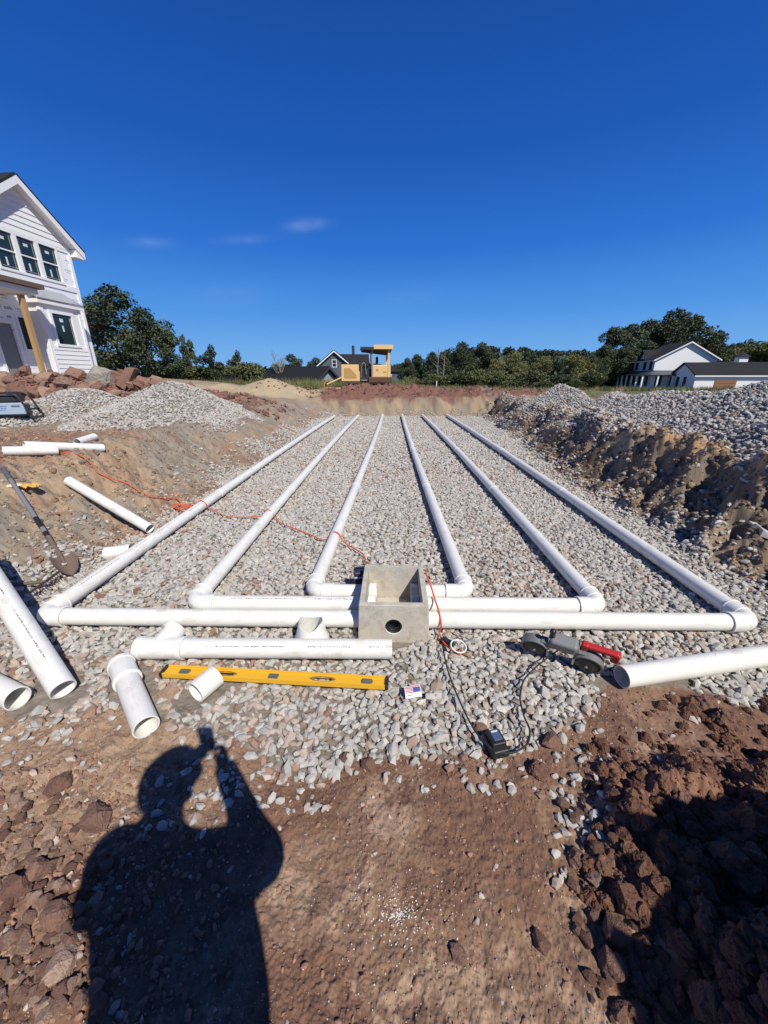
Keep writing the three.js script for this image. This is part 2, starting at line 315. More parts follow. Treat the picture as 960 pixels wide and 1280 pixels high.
// the insides of open pipes and of the box, where no stones lie
const HOLLOW = [[[-1.64, -1.45], [-2.0, -1.72], 0.09], [[-1.83, -1.38], [-2.5, -1.6], 0.09], [[-1.09, -1.23], [-1.42, -1.60], 0.095], [[-1.01, -1.44], [-0.92, -1.57], 0.095], [[1.20, -1.57], [1.6, -1.66], 0.09], [[0.035, -2.03], [0.035, -2.36], 0.19]];
function covered(x, z) { for (const [a, b, r] of HOLLOW) { const dx = b[0] - a[0], dz = b[1] - a[1], t = clamp(((x - a[0]) * dx + (z - a[1]) * dz) / (dx * dx + dz * dz)); if (Math.hypot(x - a[0] - dx * t, z - a[1] - dz * t) < r) return true; } return false; }
function massOf(name, label) { const g = new THREE.Group(); g.name = name; g.userData = { kind: 'stuff', label }; scene.add(g); return g; }
seed(991);
{
  const bed = [], heapL = [], heapR = [], loose = [];
  const lay = (x0, x1, z0, z1, step, into, size) => {
    for (let x = x0; x < x1; x += step) for (let z = z0; z < z1; z += step) {
      const px = x + rr(-0.5, 0.5) * step, pz = z + rr(-0.5, 0.5) * step, c = stoneCover(px, pz);
      if (c <= 0.01 || rnd() > c || covered(px, pz)) continue;
      const s = (rnd() < 0.25 ? rr(0.45, 0.75) : rnd() < 0.12 ? rr(1.25, 1.6) : rr(0.75, 1.2)) * size, edge = c < 0.9 ? 1 : 0;
      const brown = clamp(0.04 + 0.34 * vn(px * 0.8, pz * 0.8 + 30) * (pz > -7 ? 1 : 0.5) + (pz > -1.75 && px < -0.2 ? 0.45 * sst(-0.1, -1.2, px + 0.5 * vn(px * 2, pz * 2)) : 0) + edge * 0.2, 0.02, 0.7);
      into.push({ p: [px, H(px, pz) + s * rr(0.1, 0.55), pz], r: s, tilt: 0.55, c: stoneColor(brown) });
    }
  };
  lay(-3.4, 3.6, -6.2, -0.5, 0.029, bed, 0.0258);
  lay(-4.0, 5.0, -17, -6.2, 0.040, bed, 0.031);
  lay(-12, -2.9, -12.5, -5.2, 0.042, heapL, 0.034);
  lay(3.6, 8.2, -14.5, -1.5, 0.040, heapR, 0.034);
  scatter(massOf('gravel_bed', 'bed of pale grey crushed stone under the white pipes'), 'crushed_stone', stoneKinds, stoneMat, bed);
  scatter(massOf('gravel_pile', 'low heaps of grey crushed stone on the left bank'), 'crushed_stone', stoneKinds, stoneMat, heapL);
  for (const s of heapR) s.c = s.c.map((v) => v * 0.97);
  scatter(massOf('gravel_pile_001', 'long high heap of grey crushed stone on the right bank'), 'crushed_stone', stoneKinds, stoneMat, heapR);
  console.log('stones', bed.length, heapL.length, heapR.length);
}
// ------------------------------------------------------------------ materials
function canvasTex(w, h, draw, srgb = true) {
  const c = document.createElement('canvas'); c.width = w; c.height = h; draw(c.getContext('2d'), w, h);
  const t = new THREE.CanvasTexture(c); if (srgb) t.colorSpace = THREE.SRGBColorSpace; t.wrapS = t.wrapT = THREE.RepeatWrapping; t.magFilter = THREE.LinearFilter; return t;
}
seed(31);
const pvcTex = canvasTex(512, 1024, (g, w, h) => {   // u round the pipe, v along it: scuffs, dust specks and a faint printed line
  g.fillStyle = '#e4e3dc'; g.fillRect(0, 0, w, h);
  for (let i = 0; i < 500; i++) { g.fillStyle = `rgba(${rnd() < 0.5 ? '130,122,108' : '250,250,250'},${rr(0.01, 0.05)})`; const x = rnd() * w, y = rnd() * h; g.beginPath(); g.ellipse(x, y, rr(1, 16), rr(2, 40), rr(-0.4, 0.4), 0, 7); g.fill(); }
  for (let i = 0; i < 70; i++) { g.strokeStyle = `rgba(110,100,90,${rr(0.08, 0.30)})`; g.lineWidth = rr(0.5, 1.6); const x = rnd() * w, y = rnd() * h; g.beginPath(); g.moveTo(x, y); g.lineTo(x + rr(-20, 20), y + rr(-50, 50)); g.stroke(); }
  for (let i = 0; i < 60; i++) { g.fillStyle = `rgba(140,110,85,${rr(0.03, 0.12)})`; g.beginPath(); g.ellipse(rnd() * w, rnd() * h, rr(6, 40), rr(4, 30), rnd() * 3, 0, 7); g.fill(); }
  for (let i = 0; i < 420; i++) { g.fillStyle = `rgba(95,70,52,${rr(0.1, 0.5)})`; g.fillRect(rnd() * w, rnd() * h, rr(1, 4), rr(1, 4)); }
});
function printOn(base, u) {   // the maker's thin grey line of small print along the pipe, too small to read
  return canvasTex(512, 1024, (g, w, h) => {
    g.drawImage(base.image, 0, 0);
    g.fillStyle = 'rgba(40,42,55,0.85)';
    const x = u * w;
    for (const [a, b] of [[0.05, 0.30], [0.36, 0.52], [0.60, 0.88]]) for (let y = a * h; y < b * h; y += rr(4, 8)) if (rnd() < 0.86) g.fillRect(x - rr(2, 5), y, rr(6, 10), rr(2, 4.5));
  });
}
const PVC = { color: 0xffffff, roughness: 0.36 };
const pvcPlain = new THREE.MeshStandardMaterial({ ...PVC, map: pvcTex, roughness: 0.38 });
const pvcPrint = [0.06, 0.30, 0.56, 0.80].map((u) => new THREE.MeshStandardMaterial({ ...PVC, map: printOn(pvcTex, u) }));
const pvcFit = new THREE.MeshStandardMaterial({ roughness: 0.28, map: pvcTex }); pvcFit.color.setRGB(1.0, 1.0, 1.0);
// a hollow pipe along +y from 0 to L
function pipeGeo(L, R, wall = 0.005, n = 40) {
  const pts = [[R - wall, 0], [R - 0.001, 0], [R, 0.001], [R, L * 0.25], [R, L * 0.5], [R, L * 0.75], [R, L - 0.001], [R - 0.001, L], [R - wall, L], [R - wall, L * 0.5], [R - wall, 0]].map((p) => new THREE.Vector2(...p));
  const g = new THREE.LatheGeometry(pts, n), uv = g.attributes.uv, p = g.attributes.position;
  for (let i = 0; i < uv.count; i++) uv.setXY(i, uv.getX(i), p.getY(i) / 1.6);
  return g.toNonIndexed();
}
function hubGeo(L, R, wall = 0.006) { return pipeGeo(L, R, wall, 36); }
function between(g, a, b) {
  const A = new THREE.Vector3(...a), B = new THREE.Vector3(...b);
  return g.applyQuaternion(new THREE.Quaternion().setFromUnitVectors(new THREE.Vector3(0, 1, 0), B.clone().sub(A).normalize())).translate(A.x, A.y, A.z);
}
const dist3 = (a, b) => Math.hypot(a[0] - b[0], a[1] - b[1], a[2] - b[2]);
const R0 = 0.0555, BEDY = 0.028;
function pipeBetween(a, b, R = R0, wall = 0.005) { return between(pipeGeo(dist3(a, b), R, wall), a, b); }

// ------------------------------------------------------------------ the six drain runs and the distribution box
{
  const boxL = -0.185, boxR = 0.255;
  const runs = [
    { s: -1, x: -2.29, zh: -2.05, far: -15.35, xf: -2.22, p: 0, say: 'outermost white drain line on the left with elbow and longest header' },
    { s: -1, x: -1.37, zh: -2.215, far: -15.6, xf: -1.27, p: 1, say: 'middle white drain line of the three on the left' },
    { s: -1, x: -0.56, zh: -2.375, far: -15.9, xf: -0.28, p: 2, say: 'innermost white drain line left of the concrete box with short header' },
    { s: 1, x: 0.575, zh: -2.375, far: -15.9, xf: 0.53, p: 3, say: 'innermost white drain line right of the concrete box with short header' },
    { s: 1, x: 1.46, zh: -2.215, far: -15.9, xf: 1.36, p: 0, say: 'middle white drain line of the three on the right' },
    { s: 1, x: 2.345, zh: -2.05, far: -15.95, xf: 2.38, p: 1, say: 'outermost white drain line on the right with elbow and longest header' },
  ];
  for (const r of runs) {
    const y = BEDY + R0, t = thing('drain_line', r.say, 'drain pipe', [r.x, 0, r.zh], 0, 'drain lines laid on the gravel bed');
    const bend = 0.075, hub = 0.085, endX = (r.s < 0 ? boxL + 0.065 : boxR - 0.065) - r.x;
    const hs = -r.s;   // direction of the header from the corner
    const y2 = y + 0.012;
    part('header_pipe', between(pipeGeo(Math.abs(endX) - (bend + 0.02), R0), [hs * (bend + 0.02), y, 0], [endX, y, 0]), pvcPrint[(r.p + 2) % 4], t);
    // the lateral in three lengths, joined by couplings
    const A = [0, y, -(bend + 0.02)], B = [r.xf - r.x, y2, r.far - r.zh], at = (k) => A.map((v, i) => lerp(v, B[i], k) + (i === 0 ? Math.sin(k * 3.1416) * 0.05 * (r.x > 0 ? 1 : -1) * (Math.abs(r.x) < 0.7 ? -0.8 : 1) : 0));
    const cuts = [0, 0.2, 0.42, 0.71, 1];
    for (let i = 0; i < 4; i++) {
      part('lateral_pipe', pipeBetween(at(cuts[i]), at(cuts[i + 1])), pvcPrint[(r.p + i) % 4], t);
      if (i) { const c = at(cuts[i]), d = at(cuts[i] + 0.0045 * 2); part('coupling', between(hubGeo(0.11, R0 + 0.0045), c, d), pvcFit, t); }
    }
    // elbow: a quarter bend with a hub at each end
    const pts = []; for (let k = 0; k <= 12; k++) { const a = (k / 12) * Math.PI / 2; pts.push(new THREE.Vector3(hs * bend * (1 - Math.sin(a)), y, -bend * (1 - Math.cos(a)))); }
    const g = [new THREE.TubeGeometry(new THREE.CatmullRomCurve3(pts), 20, R0 + 0.004, 28, false).toNonIndexed(),
      between(hubGeo(hub, R0 + 0.009, 0.008), [hs * (bend - 0.004), y, 0], [hs * 1, y, 0]), between(hubGeo(hub, R0 + 0.009, 0.008), [0, y, -(bend - 0.004)], [0, y, -1]),
      between(hubGeo(0.012, R0 + 0.0125, 0.01), [hs * (bend + hub - 0.012), y, 0], [hs * 1, y, 0]), between(hubGeo(0.012, R0 + 0.0125, 0.01), [0, y, -(bend + hub - 0.012)], [0, y, -1])];
    part('elbow', join(g), pvcFit, t);
  }
  // concrete box
  seed(77);
  const concTex = canvasTex(512, 512, (g, w, h) => {
    g.fillStyle = '#bfb8aa'; g.fillRect(0, 0, w, h);
    for (let i = 0; i < 500; i++) { const v = Math.floor(rr(120, 200)); g.fillStyle = `rgba(${v},${v - 5},${v - 14},${rr(0.04, 0.16)})`; g.beginPath(); g.ellipse(rnd() * w, rnd() * h, rr(4, 50), rr(4, 30), rnd() * 3, 0, 7); g.fill(); }
    for (let i = 0; i < 900; i++) { g.fillStyle = rnd() < 0.6 ? `rgba(80,76,70,${rr(0.1, 0.5)})` : `rgba(215,210,200,${rr(0.1, 0.4)})`; g.beginPath(); g.arc(rnd() * w, rnd() * h, rr(0.6, 2.4), 0, 7); g.fill(); }
    for (let i = 0; i < 26; i++) { g.fillStyle = `rgba(150,112,78,${rr(0.05, 0.16)})`; g.beginPath(); g.ellipse(rnd() * w, rnd() * h, rr(10, 60), rr(4, 24), rnd() * 3, 0, 7); g.fill(); }
  });
  const conc = new THREE.MeshStandardMaterial({ map: concTex, roughness: 0.92, bumpMap: concTex, bumpScale: 0.004 });
  const W = 0.44, D = 0.53, Ht = 0.31, base = -0.045, cx = 0.035, cz = -2.195, wall = 0.040;
  const t = thing('distribution_box', 'open square concrete box where all the white pipes meet', 'concrete box', [cx, base, cz], -0.01);
  const ev = new Evaluator(); ev.attributes = ['position', 'normal', 'uv'];
  const cut = (a, g) => { const b = new Brush(g); b.updateMatrixWorld(); return ev.evaluate(a, b, SUBTRACTION); };
  const outer = new RoundedBoxGeometry(W, Ht, D, 3, 0.006).translate(0, Ht / 2, 0); 
  { const p = outer.attributes.position; for (let i = 0; i < p.count; i++) { const k = 1 - 0.05 * (p.getY(i) / Ht - 0.5); p.setX(i, p.getX(i) * k); p.setZ(i, p.getZ(i) * k); } outer.computeVertexNormals(); }
  let b = new Brush(outer); b.updateMatrixWorld();
  b = cut(b, box(W - 2 * wall, Ht, D - 2 * wall, 0, Ht / 2 + 0.05, 0));
  b = cut(b, cyl(0.056, 0.050, 0.2, 36).rotateX(Math.PI / 2).translate(0.0, 0.158, D / 2));
  const bg = b.geometry.toNonIndexed(); { const p = bg.attributes.position, n = bg.attributes.normal, u = bg.attributes.uv; for (let i = 0; i < p.count; i++) { const nx = Math.abs(n.getX(i)), ny = Math.abs(n.getY(i)); u.setXY(i, (nx > 0.6 ? p.getZ(i) : p.getX(i)) / 0.5, (ny > 0.6 ? p.getZ(i) : p.getY(i)) / 0.5); } }
  part('box_body', bg, conc, t);
  const rubber = std(0.012, 0.012, 0.013, 0.55);
  part('rubber_seal', [new THREE.TorusGeometry(0.047, 0.007, 10, 40).translate(0, 0.158, D / 2 - 0.012), new THREE.TorusGeometry(0.041, 0.006, 10, 40).translate(0, 0.158, D / 2 - 0.024), new THREE.CylinderGeometry(0.044, 0.044, 0.004, 30).rotateX(Math.PI / 2).translate(0, 0.158, D / 2 - 0.052)], rubber, t);
  part('seal_lip', new THREE.TorusGeometry(0.053, 0.004, 8, 40, 2.6).rotateZ(Math.PI + 0.27).translate(0, 0.158, D / 2 + 0.001), std(0.75, 0.74, 0.72, 0.4), t);
  // white speed levellers on the pipe ends inside the box
  for (const [sx, z] of [[-1, 0.145], [-1, -0.02], [-1, -0.18], [1, 0.145], [1, -0.02], [1, -0.18]]) part('pipe_end_cap', hubGeo(0.05, R0 + 0.008, 0.02).rotateZ(Math.PI / 2).translate(sx > 0 ? W / 2 - wall - 0.004 : -W / 2 + wall + 0.054, 0.129, z), pvcFit, t);
}
// ------------------------------------------------------------------ loose pipes and fittings
function ground(px, py, lift = 0) {   // first meeting of a line of sight with the land
  const d = ray(px, py); let t = 0.3, last = 0.3;
  for (; t < 120; t += 0.02 + t * 0.004) { if (EYE + d.y * t < H(d.x * t, d.z * t) + lift) break; last = t; }
  for (let i = 0; i < 24; i++) { const m = (last + t) / 2; if (EYE + d.y * m < H(d.x * m, d.z * m) + lift) t = m; else last = m; }
  return [d.x * t, EYE + d.y * t, d.z * t];
}
function loosePipe(name, label, a, b, R, mat, extra, roll = 0, wall = 0.0055) {
  const t = new THREE.Group(); t.name = numbered(name); t.userData = { label, category: 'pipe' }; scene.add(t);
  const A = new THREE.Vector3(...a), B = new THREE.Vector3(...b);
  t.position.copy(A); t.quaternion.setFromUnitVectors(new THREE.Vector3(0, 1, 0), B.clone().sub(A).normalize()).multiply(new THREE.Quaternion().setFromAxisAngle(new THREE.Vector3(0, 1, 0), roll));
  const L = A.distanceTo(B);
  part('pipe_wall', pipeGeo(L, R, wall), mat, t);
  if (extra) extra(t, L);
  return t;
}
{
  // tee with a long stub, lying in front of the headers
  const y = BEDY + R0 + 0.004, a = level(225, 810, y), b = level(490, 811, y);
  const t = loosePipe('pipe_with_tee', 'white pipe with a tee fitting at its left end, lying above the yellow level', [a[0] - 0.02, y, a[2]], b, R0, pvcPrint[2], (g) => {
    const tee = [between(hubGeo(0.25, R0 + 0.006, 0.008), [0, -0.215, 0], [0, 1, 0]), between(hubGeo(0.03, R0 + 0.0105, 0.012), [0, -0.225, 0], [0, 1, 0]), between(hubGeo(0.03, R0 + 0.0105, 0.012), [0, 0.02, 0], [0, 1, 0])];
    const dir = [0.99, 0.30, 0]; // branch
    tee.push(between(hubGeo(0.135, R0 + 0.005, 0.007), [0, -0.10, 0], [dir[0], dir[1] - 0.1 + 0.02, 0]), between(hubGeo(0.035, R0 + 0.0105, 0.012), [0.105, -0.10 + 0.024, 0], [1.105, -0.10 + 0.024 + 0.23, 0]));
    part('tee_fitting', join(tee), pvcFit, g);
  });
  { // turn so that the branch points up and back
    const ax = new THREE.Vector3(...b).sub(new THREE.Vector3(a[0], y, a[2])).normalize(); t.updateMatrixWorld(); const now = new THREE.Vector3(1, 0, 0).applyQuaternion(t.quaternion), want = new THREE.Vector3(0, 0.32, -0.95); want.addScaledVector(ax, -want.dot(ax)).normalize();
    const ang = Math.atan2(new THREE.Vector3().crossVectors(now, want).dot(ax), now.dot(want)); t.quaternion.premultiply(new THREE.Quaternion().setFromAxisAngle(ax, ang));
  }
  // short pipe with a coupling at the far end
  { const p = level(152, 832, 0.09), q = level(183, 909, 0.072);
    loosePipe('pipe_with_coupling', 'short white pipe with a coupling on its upper end, left of the yellow level', q, p, R0, pvcPlain, (g, L) => { part('coupling', [between(hubGeo(0.15, R0 + 0.006, 0.007), [0, L - 0.14, 0], [0, 9, 0]), between(hubGeo(0.02, R0 + 0.011, 0.011), [0, L - 0.145, 0], [0, 9, 0]), between(hubGeo(0.022, R0 + 0.010, 0.011), [0, L - 0.005, 0], [0, 9, 0])], pvcFit, g); }, 0, 0.006); }
  { const p = level(244, 866, 0.062), q = level(266, 849, 0.062);
    single('pipe_coupling', 'short white coupling ring lying across the left end of the yellow level', 'pipe fitting', between(join([hubGeo(0.125, R0 + 0.003, 0.006), hubGeo(0.012, R0 - 0.002, 0.008).translate(0, 0.055, 0)]), p, [p[0] + (q[0] - p[0]), p[1] + 0.005, q[2]]), pvcFit); }
  // saddle-ended fitting behind the tee pipe
  { const c = level(390, 800, 0.03), g = [];
    const prof = new THREE.LatheGeometry([[0.085, 0], [0.112, 0], [0.106, 0.03], [0.088, 0.08], [0.074, 0.15], [0.068, 0.15], [0.080, 0.08], [0.085, 0]].map((p) => new THREE.Vector2(...p)), 48).toNonIndexed();
    const ev = new Evaluator(); ev.attributes = ['position', 'normal', 'uv']; const A = new Brush(prof), B = new Brush(cyl(0.075, 0.075, 0.4, 40).rotateX(Math.PI / 2).translate(0, 0.196, 0)); A.updateMatrixWorld(); B.updateMatrixWorld();
    const out = ev.evaluate(A, B, SUBTRACTION).geometry;
    single('saddle_fitting', 'flared white saddle fitting standing behind the tee pipe', 'pipe fitting', out.translate(c[0], 0.022, c[2] + 0.0), pvcFit); }
  // long pipe at the left edge, one end up on the bank
  { const e = level(79, 862, 0.062), u = level(0, 738, 0.36), k = 1.75; loosePipe('white_pipe', 'long white pipe leaning on the left bank, its open end on the gravel', e, e.map((v, i) => v + (u[i] - v) * k), R0 + 0.003, pvcPrint[3], null, 2.2); }
  { const e = level(22, 873, 0.062); loosePipe('white_pipe', 'white pipe end at the lower left edge, cut off by the frame', e, [e[0] - 0.75, 0.075, e[2] - 0.28], R0 + 0.002, pvcPlain); }
  { const p = level(777, 846, 0.068), q = level(985, 815, 0.075), k = 1.5; loosePipe('white_pipe', 'white pipe at the right edge with its open end beside the saw', p, p.map((v, i) => v + (q[i] - v) * k), R0 + 0.002, pvcPlain); }
  { const p = ground(86, 602, 0.05), q = ground(188, 663, 0.05); loosePipe('white_pipe', 'white pipe lying down the slope of the left bank', [p[0], p[1] + 0.01, p[2]], [q[0], q[1] + 0.02, q[2]], R0 - 0.004, pvcPlain, null, 0.7); }
  { const p = ground(132, 692, 0.05), q = ground(163, 692, 0.05); single('pipe_coupling', 'short white coupling beside the outermost left drain line', 'pipe fitting', between(join([hubGeo(0.21, R0 + 0.002, 0.007), hubGeo(0.03, R0 + 0.005, 0.008).translate(0, 0.18, 0), hubGeo(0.03, R0 + 0.005, 0.008)]), p, [p[0] + 0.9, p[1] + 0.03, p[2] - 0.25]), pvcFit); }
  // three short pipes on top of the left bank
  { const q = ground(72, 563, 0.05), p = ground(3, 564, 0.05); loosePipe('white_pipe', 'front pipe of the three short ones on the left bank', p, q, R0 - 0.004, pvcPlain); }
  { const q = ground(129, 560, 0.05), p = ground(30, 557, 0.05); loosePipe('white_pipe', 'longest pipe of the three on the left bank, open end to the right', p, [q[0], q[1], q[2]], R0 - 0.004, pvcPlain); }
  { const q = ground(96, 553, 0.06), p = ground(118, 546, 0.05); loosePipe('white_pipe', 'pipe stub lying behind the two longer pipes on the left bank', p, q, R0 - 0.006, pvcPlain); }
}

// ------------------------------------------------------------------ tools
const yellow = std(0.78, 0.43, 0.025, 0.42), black = std(0.018, 0.018, 0.020, 0.5), rubberBlack = std(0.02, 0.02, 0.021, 0.7), steel = std(0.45, 0.45, 0.46, 0.35, { metalness: 0.8 });
{ // spirit level, lying on its side
  const a = level(207, 839, 0.052), b = level(482, 854, 0.052), L = dist3(a, b), ang = Math.atan2(-(b[2] - a[2]), b[0] - a[0]);
  const t = thing('spirit_level', 'long yellow spirit level lying on the gravel below the tee pipe', 'spirit level', [(a[0] + b[0]) / 2, 0.054, (a[2] + b[2]) / 2], ang);
  const w = 0.052, sh = new THREE.Shape(); sh.moveTo(-L / 2, -w / 2); sh.lineTo(L / 2, -w / 2); sh.lineTo(L / 2, w / 2); sh.lineTo(-L / 2, w / 2); sh.closePath();
  const slot = (x, hw, hh, r) => { const p = new THREE.Path(); p.moveTo(x - hw + r, -hh); p.lineTo(x + hw - r, -hh); p.absarc(x + hw - r, 0, hh, -Math.PI / 2, Math.PI / 2, false); p.lineTo(x - hw + r, hh); p.absarc(x - hw + r, 0, hh, Math.PI / 2, Math.PI * 1.5, false); return p; };
  const vials = [[-L / 2 + 0.11, 0.032], [0, 0.028], [L / 2 - 0.10, 0.032]], hands = [[-0.27, 0.062], [0.27, 0.062]];
  for (const [x, hw] of vials) sh.holes.push(slot(x, hw, 0.018, 0.018));
  for (const [x, hw] of hands) sh.holes.push(slot(x, hw, 0.014, 0.014));
  const web = new THREE.ExtrudeGeometry(sh, { depth: 0.008, bevelEnabled: false, curveSegments: 10 }).translate(0, 0, -0.004).rotateX(-Math.PI / 2).toNonIndexed();
  part('level_body', join([web, box(L, 0.026, 0.008, 0, 0, -w / 2 - 0.004), box(L, 0.026, 0.008, 0, 0, w / 2 + 0.004)]), yellow, t);
  for (const [x] of vials) { part('vial', [rbox(0.056, 0.016, 0.036, 0.005, x, 0, 0), rod([x - 0.022, 0.008, 0], [x + 0.022, 0.008, 0], 0.008, 12)], std(0.11, 0.12, 0.105, 0.3), t); }
  for (const [x, hw] of hands) part('grip_edge', new THREE.TorusGeometry(0.017, 0.003, 6, 24).scale(hw / 0.017, 1, 1).rotateX(-Math.PI / 2).translate(x, 0.003, 0), std(0.30, 0.17, 0.03, 0.5), t);
  for (const s of [-1, 1]) part('end_cap', rbox(0.018, 0.03, w + 0.02, 0.004, s * (L / 2 + 0.006), 0, 0), black, t);
}
{ // small printed card with a flag
  const c = level(516, 866, 0.05);
  const tex = canvasTex(256, 180, (g, w, h) => {
    g.fillStyle = '#f3f1ee'; g.fillRect(0, 0, w, h);
    for (let i = 0; i < 9; i++) { g.fillStyle = i % 2 ? '#f3f1ee' : '#b4304a'; g.fillRect(10, 10 + i * 11.5, w - 20, 11.5); }
    g.fillStyle = '#2a2f9a'; g.fillRect(w * 0.52, 40, w * 0.44, 76);
    g.fillStyle = '#ffffff'; for (let y = 0; y < 4; y++) for (let x = 0; x < 6; x++) { g.beginPath(); g.arc(w * 0.56 + x * 17, 51 + y * 18, 3.2, 0, 7); g.fill(); }
    g.fillStyle = '#3a3f6a'; for (let x = 30; x < 120; x += 9) g.fillRect(x, 138, 6, 12);
  });
  const g = new THREE.BoxGeometry(0.082, 0.003, 0.066, 8, 1, 6), p = g.attributes.position; for (let i = 0; i < p.count; i++) p.setY(i, p.getY(i) + 0.006 * Math.sin(p.getX(i) * 45) + 0.005 * Math.cos(p.getZ(i) * 50));
  g.computeVertexNormals();
  const m = single('printed_card', 'small red, white and blue flag card on the gravel right of the level', 'card', g, new THREE.MeshStandardMaterial({ map: tex, roughness: 0.45 })); m.position.set(c[0], 0.058, c[2]); m.rotation.set(0.18, 0.10, -0.05);
}
{ // portable band saw lying by the right-hand pipe
  const a = level(662, 803, 0.10), b = level(742, 828, 0.10), L = dist3(a, b), ang = Math.atan2(-(b[2] - a[2]), b[0] - a[0]);
  const t = thing('band_saw', 'grey and red portable band saw lying beside the open pipe end', 'power saw', [(a[0] + b[0]) / 2, 0.095, (a[2] + b[2]) / 2], ang); t.rotation.order = 'YXZ'; t.scale.setScalar(0.92); t.rotation.x = 0.42; t.rotation.z = -0.03;
  const grey = std(0.16, 0.165, 0.165, 0.45), red = std(0.42, 0.018, 0.02, 0.4), dark = std(0.02, 0.02, 0.022, 0.45);
  const h = L / 2 - 0.02;
  for (const [s, r] of [[-1, 0.068], [1, 0.074]]) {
    const x = s * h;
    const w = part('wheel_cover', [new THREE.LatheGeometry([[0, 0.012], [r * 0.35, 0.016], [r * 0.8, 0.010], [r, 0], [r, -0.02]].map((p) => new THREE.Vector2(...p)), 36).rotateX(Math.PI / 2).translate(x, 0, 0.020)], dark, t);
    part('hub_bolt', cyl(0.010, 0.010, 0.008, 6).rotateX(Math.PI / 2).translate(x, 0, 0.038), steel, w);
    const arc = new THREE.Shape(); const a0 = s > 0 ? -0.9 : 0.55, a1 = s > 0 ? Math.PI - 0.55 : Math.PI + 0.9;
    arc.absarc(0, 0, r + 0.013, a0, a1, false); arc.absarc(0, 0, r + 0.002, a1, a0, true);
    part('wheel_guard', new THREE.ExtrudeGeometry(arc, { depth: 0.056, bevelEnabled: true, bevelSize: 0.002, bevelThickness: 0.002, bevelSegments: 1, curveSegments: 24 }).translate(x, 0, -0.028), grey, t);
  }
  part('frame', [bar([-h + 0.03, 0.070, -0.005], [h - 0.02, 0.078, -0.005], 0.03, 0.045), bar([-h + 0.05, 0.02, -0.012], [h - 0.05, 0.03, -0.012], 0.018, 0.02)], grey, t);
  part('motor_housing', [rbox(0.155, 0.085, 0.085, 0.02, 0.005, 0.085, -0.02), rod([-0.08, 0.085, -0.02], [0.09, 0.085, -0.02], 0.036, 20)], std(0.20, 0.205, 0.205, 0.5), t);
  part('handle', [rbox(0.17, 0.032, 0.04, 0.012, 0.205, 0.125, -0.03), rbox(0.045, 0.085, 0.045, 0.012, 0.275, 0.095, -0.03), rbox(0.04, 0.06, 0.045, 0.012, 0.115, 0.115, -0.03)], red, t);
  part('trigger', rbox(0.02, 0.035, 0.022, 0.006, 0.165, 0.098, -0.03), dark, t);
  part('front_grip', [rod([-0.06, 0.12, -0.02], [-0.065, 0.175, -0.02], 0.015, 14), new THREE.SphereGeometry(0.019, 14, 10).translate(-0.065, 0.178, -0.02)], dark, t);
  for (const x of [-0.07, 0.075]) part('blade_guide', rbox(0.014, 0.075, 0.02, 0.004, x, -0.005, 0.022), steel, t);
  // power cord, given in the ground's own directions
  const inv = new THREE.Matrix4(); t.updateMatrixWorld(); inv.copy(t.matrixWorld).invert();
  const w = [[700, 812, 0.10], [690, 818, 0.075], [670, 834, 0.062], [655, 850, 0.058], [650, 872, 0.058], [655, 895, 0.056], [662, 912, 0.056], [659, 930, 0.05], [640, 941, 0.05], [618, 938, 0.052], [600, 922, 0.052], [585, 898, 0.056], [571, 868, 0.058], [561, 842, 0.060], [556, 822, 0.062], [553, 806, 0.066]].map(([a, b, y]) => new THREE.Vector3(...level(a, b, y)).applyMatrix4(inv).toArray());
  part('power_cord', tube(w, 0.0048, 160, 8), rubberBlack, t);
}
{ // battery on the gravel
  const c = level(620, 928, 0.05), t = thing('battery_pack', 'black battery pack with a blue label beside the loop of black cord', 'battery', [c[0], 0.012, c[2]], 0.25);
  part('case', [rbox(0.078, 0.045, 0.105, 0.010, 0, 0.024, 0), rbox(0.066, 0.022, 0.075, 0.007, 0.002, 0.054, -0.008)], black, t);
  part('label_plate', rbox(0.040, 0.004, 0.050, 0.0015, 0.004, 0.0665, -0.012), std(0.07, 0.11, 0.20, 0.3), t);
  part('contact_strip', rbox(0.030, 0.003, 0.008, 0.001, 0.004, 0.0680, -0.030), std(0.65, 0.66, 0.68, 0.3), t);
}
{ // white cable tie ring
  const c = level(573, 809, 0.055); const m = single('white_ring', 'thin white plastic ring next to the end of the orange cord', 'ring', new THREE.TorusGeometry(0.046, 0.0042, 10, 48), std(0.8, 0.8, 0.78, 0.4)); m.position.set(c[0], 0.062, c[2]); m.rotation.set(-Math.PI / 2 + 0.2, 0.15, 0);
}
{ // dark plastic tool case behind the box
  const c = level(452, 733, 0.03), t = thing('tool_case', 'dark purple plastic tool case standing behind the concrete box', 'tool case', [c[0] - 0.005, 0.02, c[2] + 0.03], 0.2);
  const dk = std(0.035, 0.03, 0.06, 0.4);
  part('case', [rbox(0.095, 0.135, 0.085, 0.012, 0, 0.07, 0)], dk, t); part('lid', rbox(0.099, 0.035, 0.089, 0.01, 0, 0.155, 0), dk, t); part('strap', rbox(0.103, 0.010, 0.093, 0.002, 0, 0.130, 0), std(0.45, 0.45, 0.5, 0.4), t); part('carry_handle', tube([[-0.03, 0.17, 0], [-0.03, 0.195, 0], [0.03, 0.195, 0], [0.03, 0.17, 0]], 0.006, 24, 8), black, t);
}
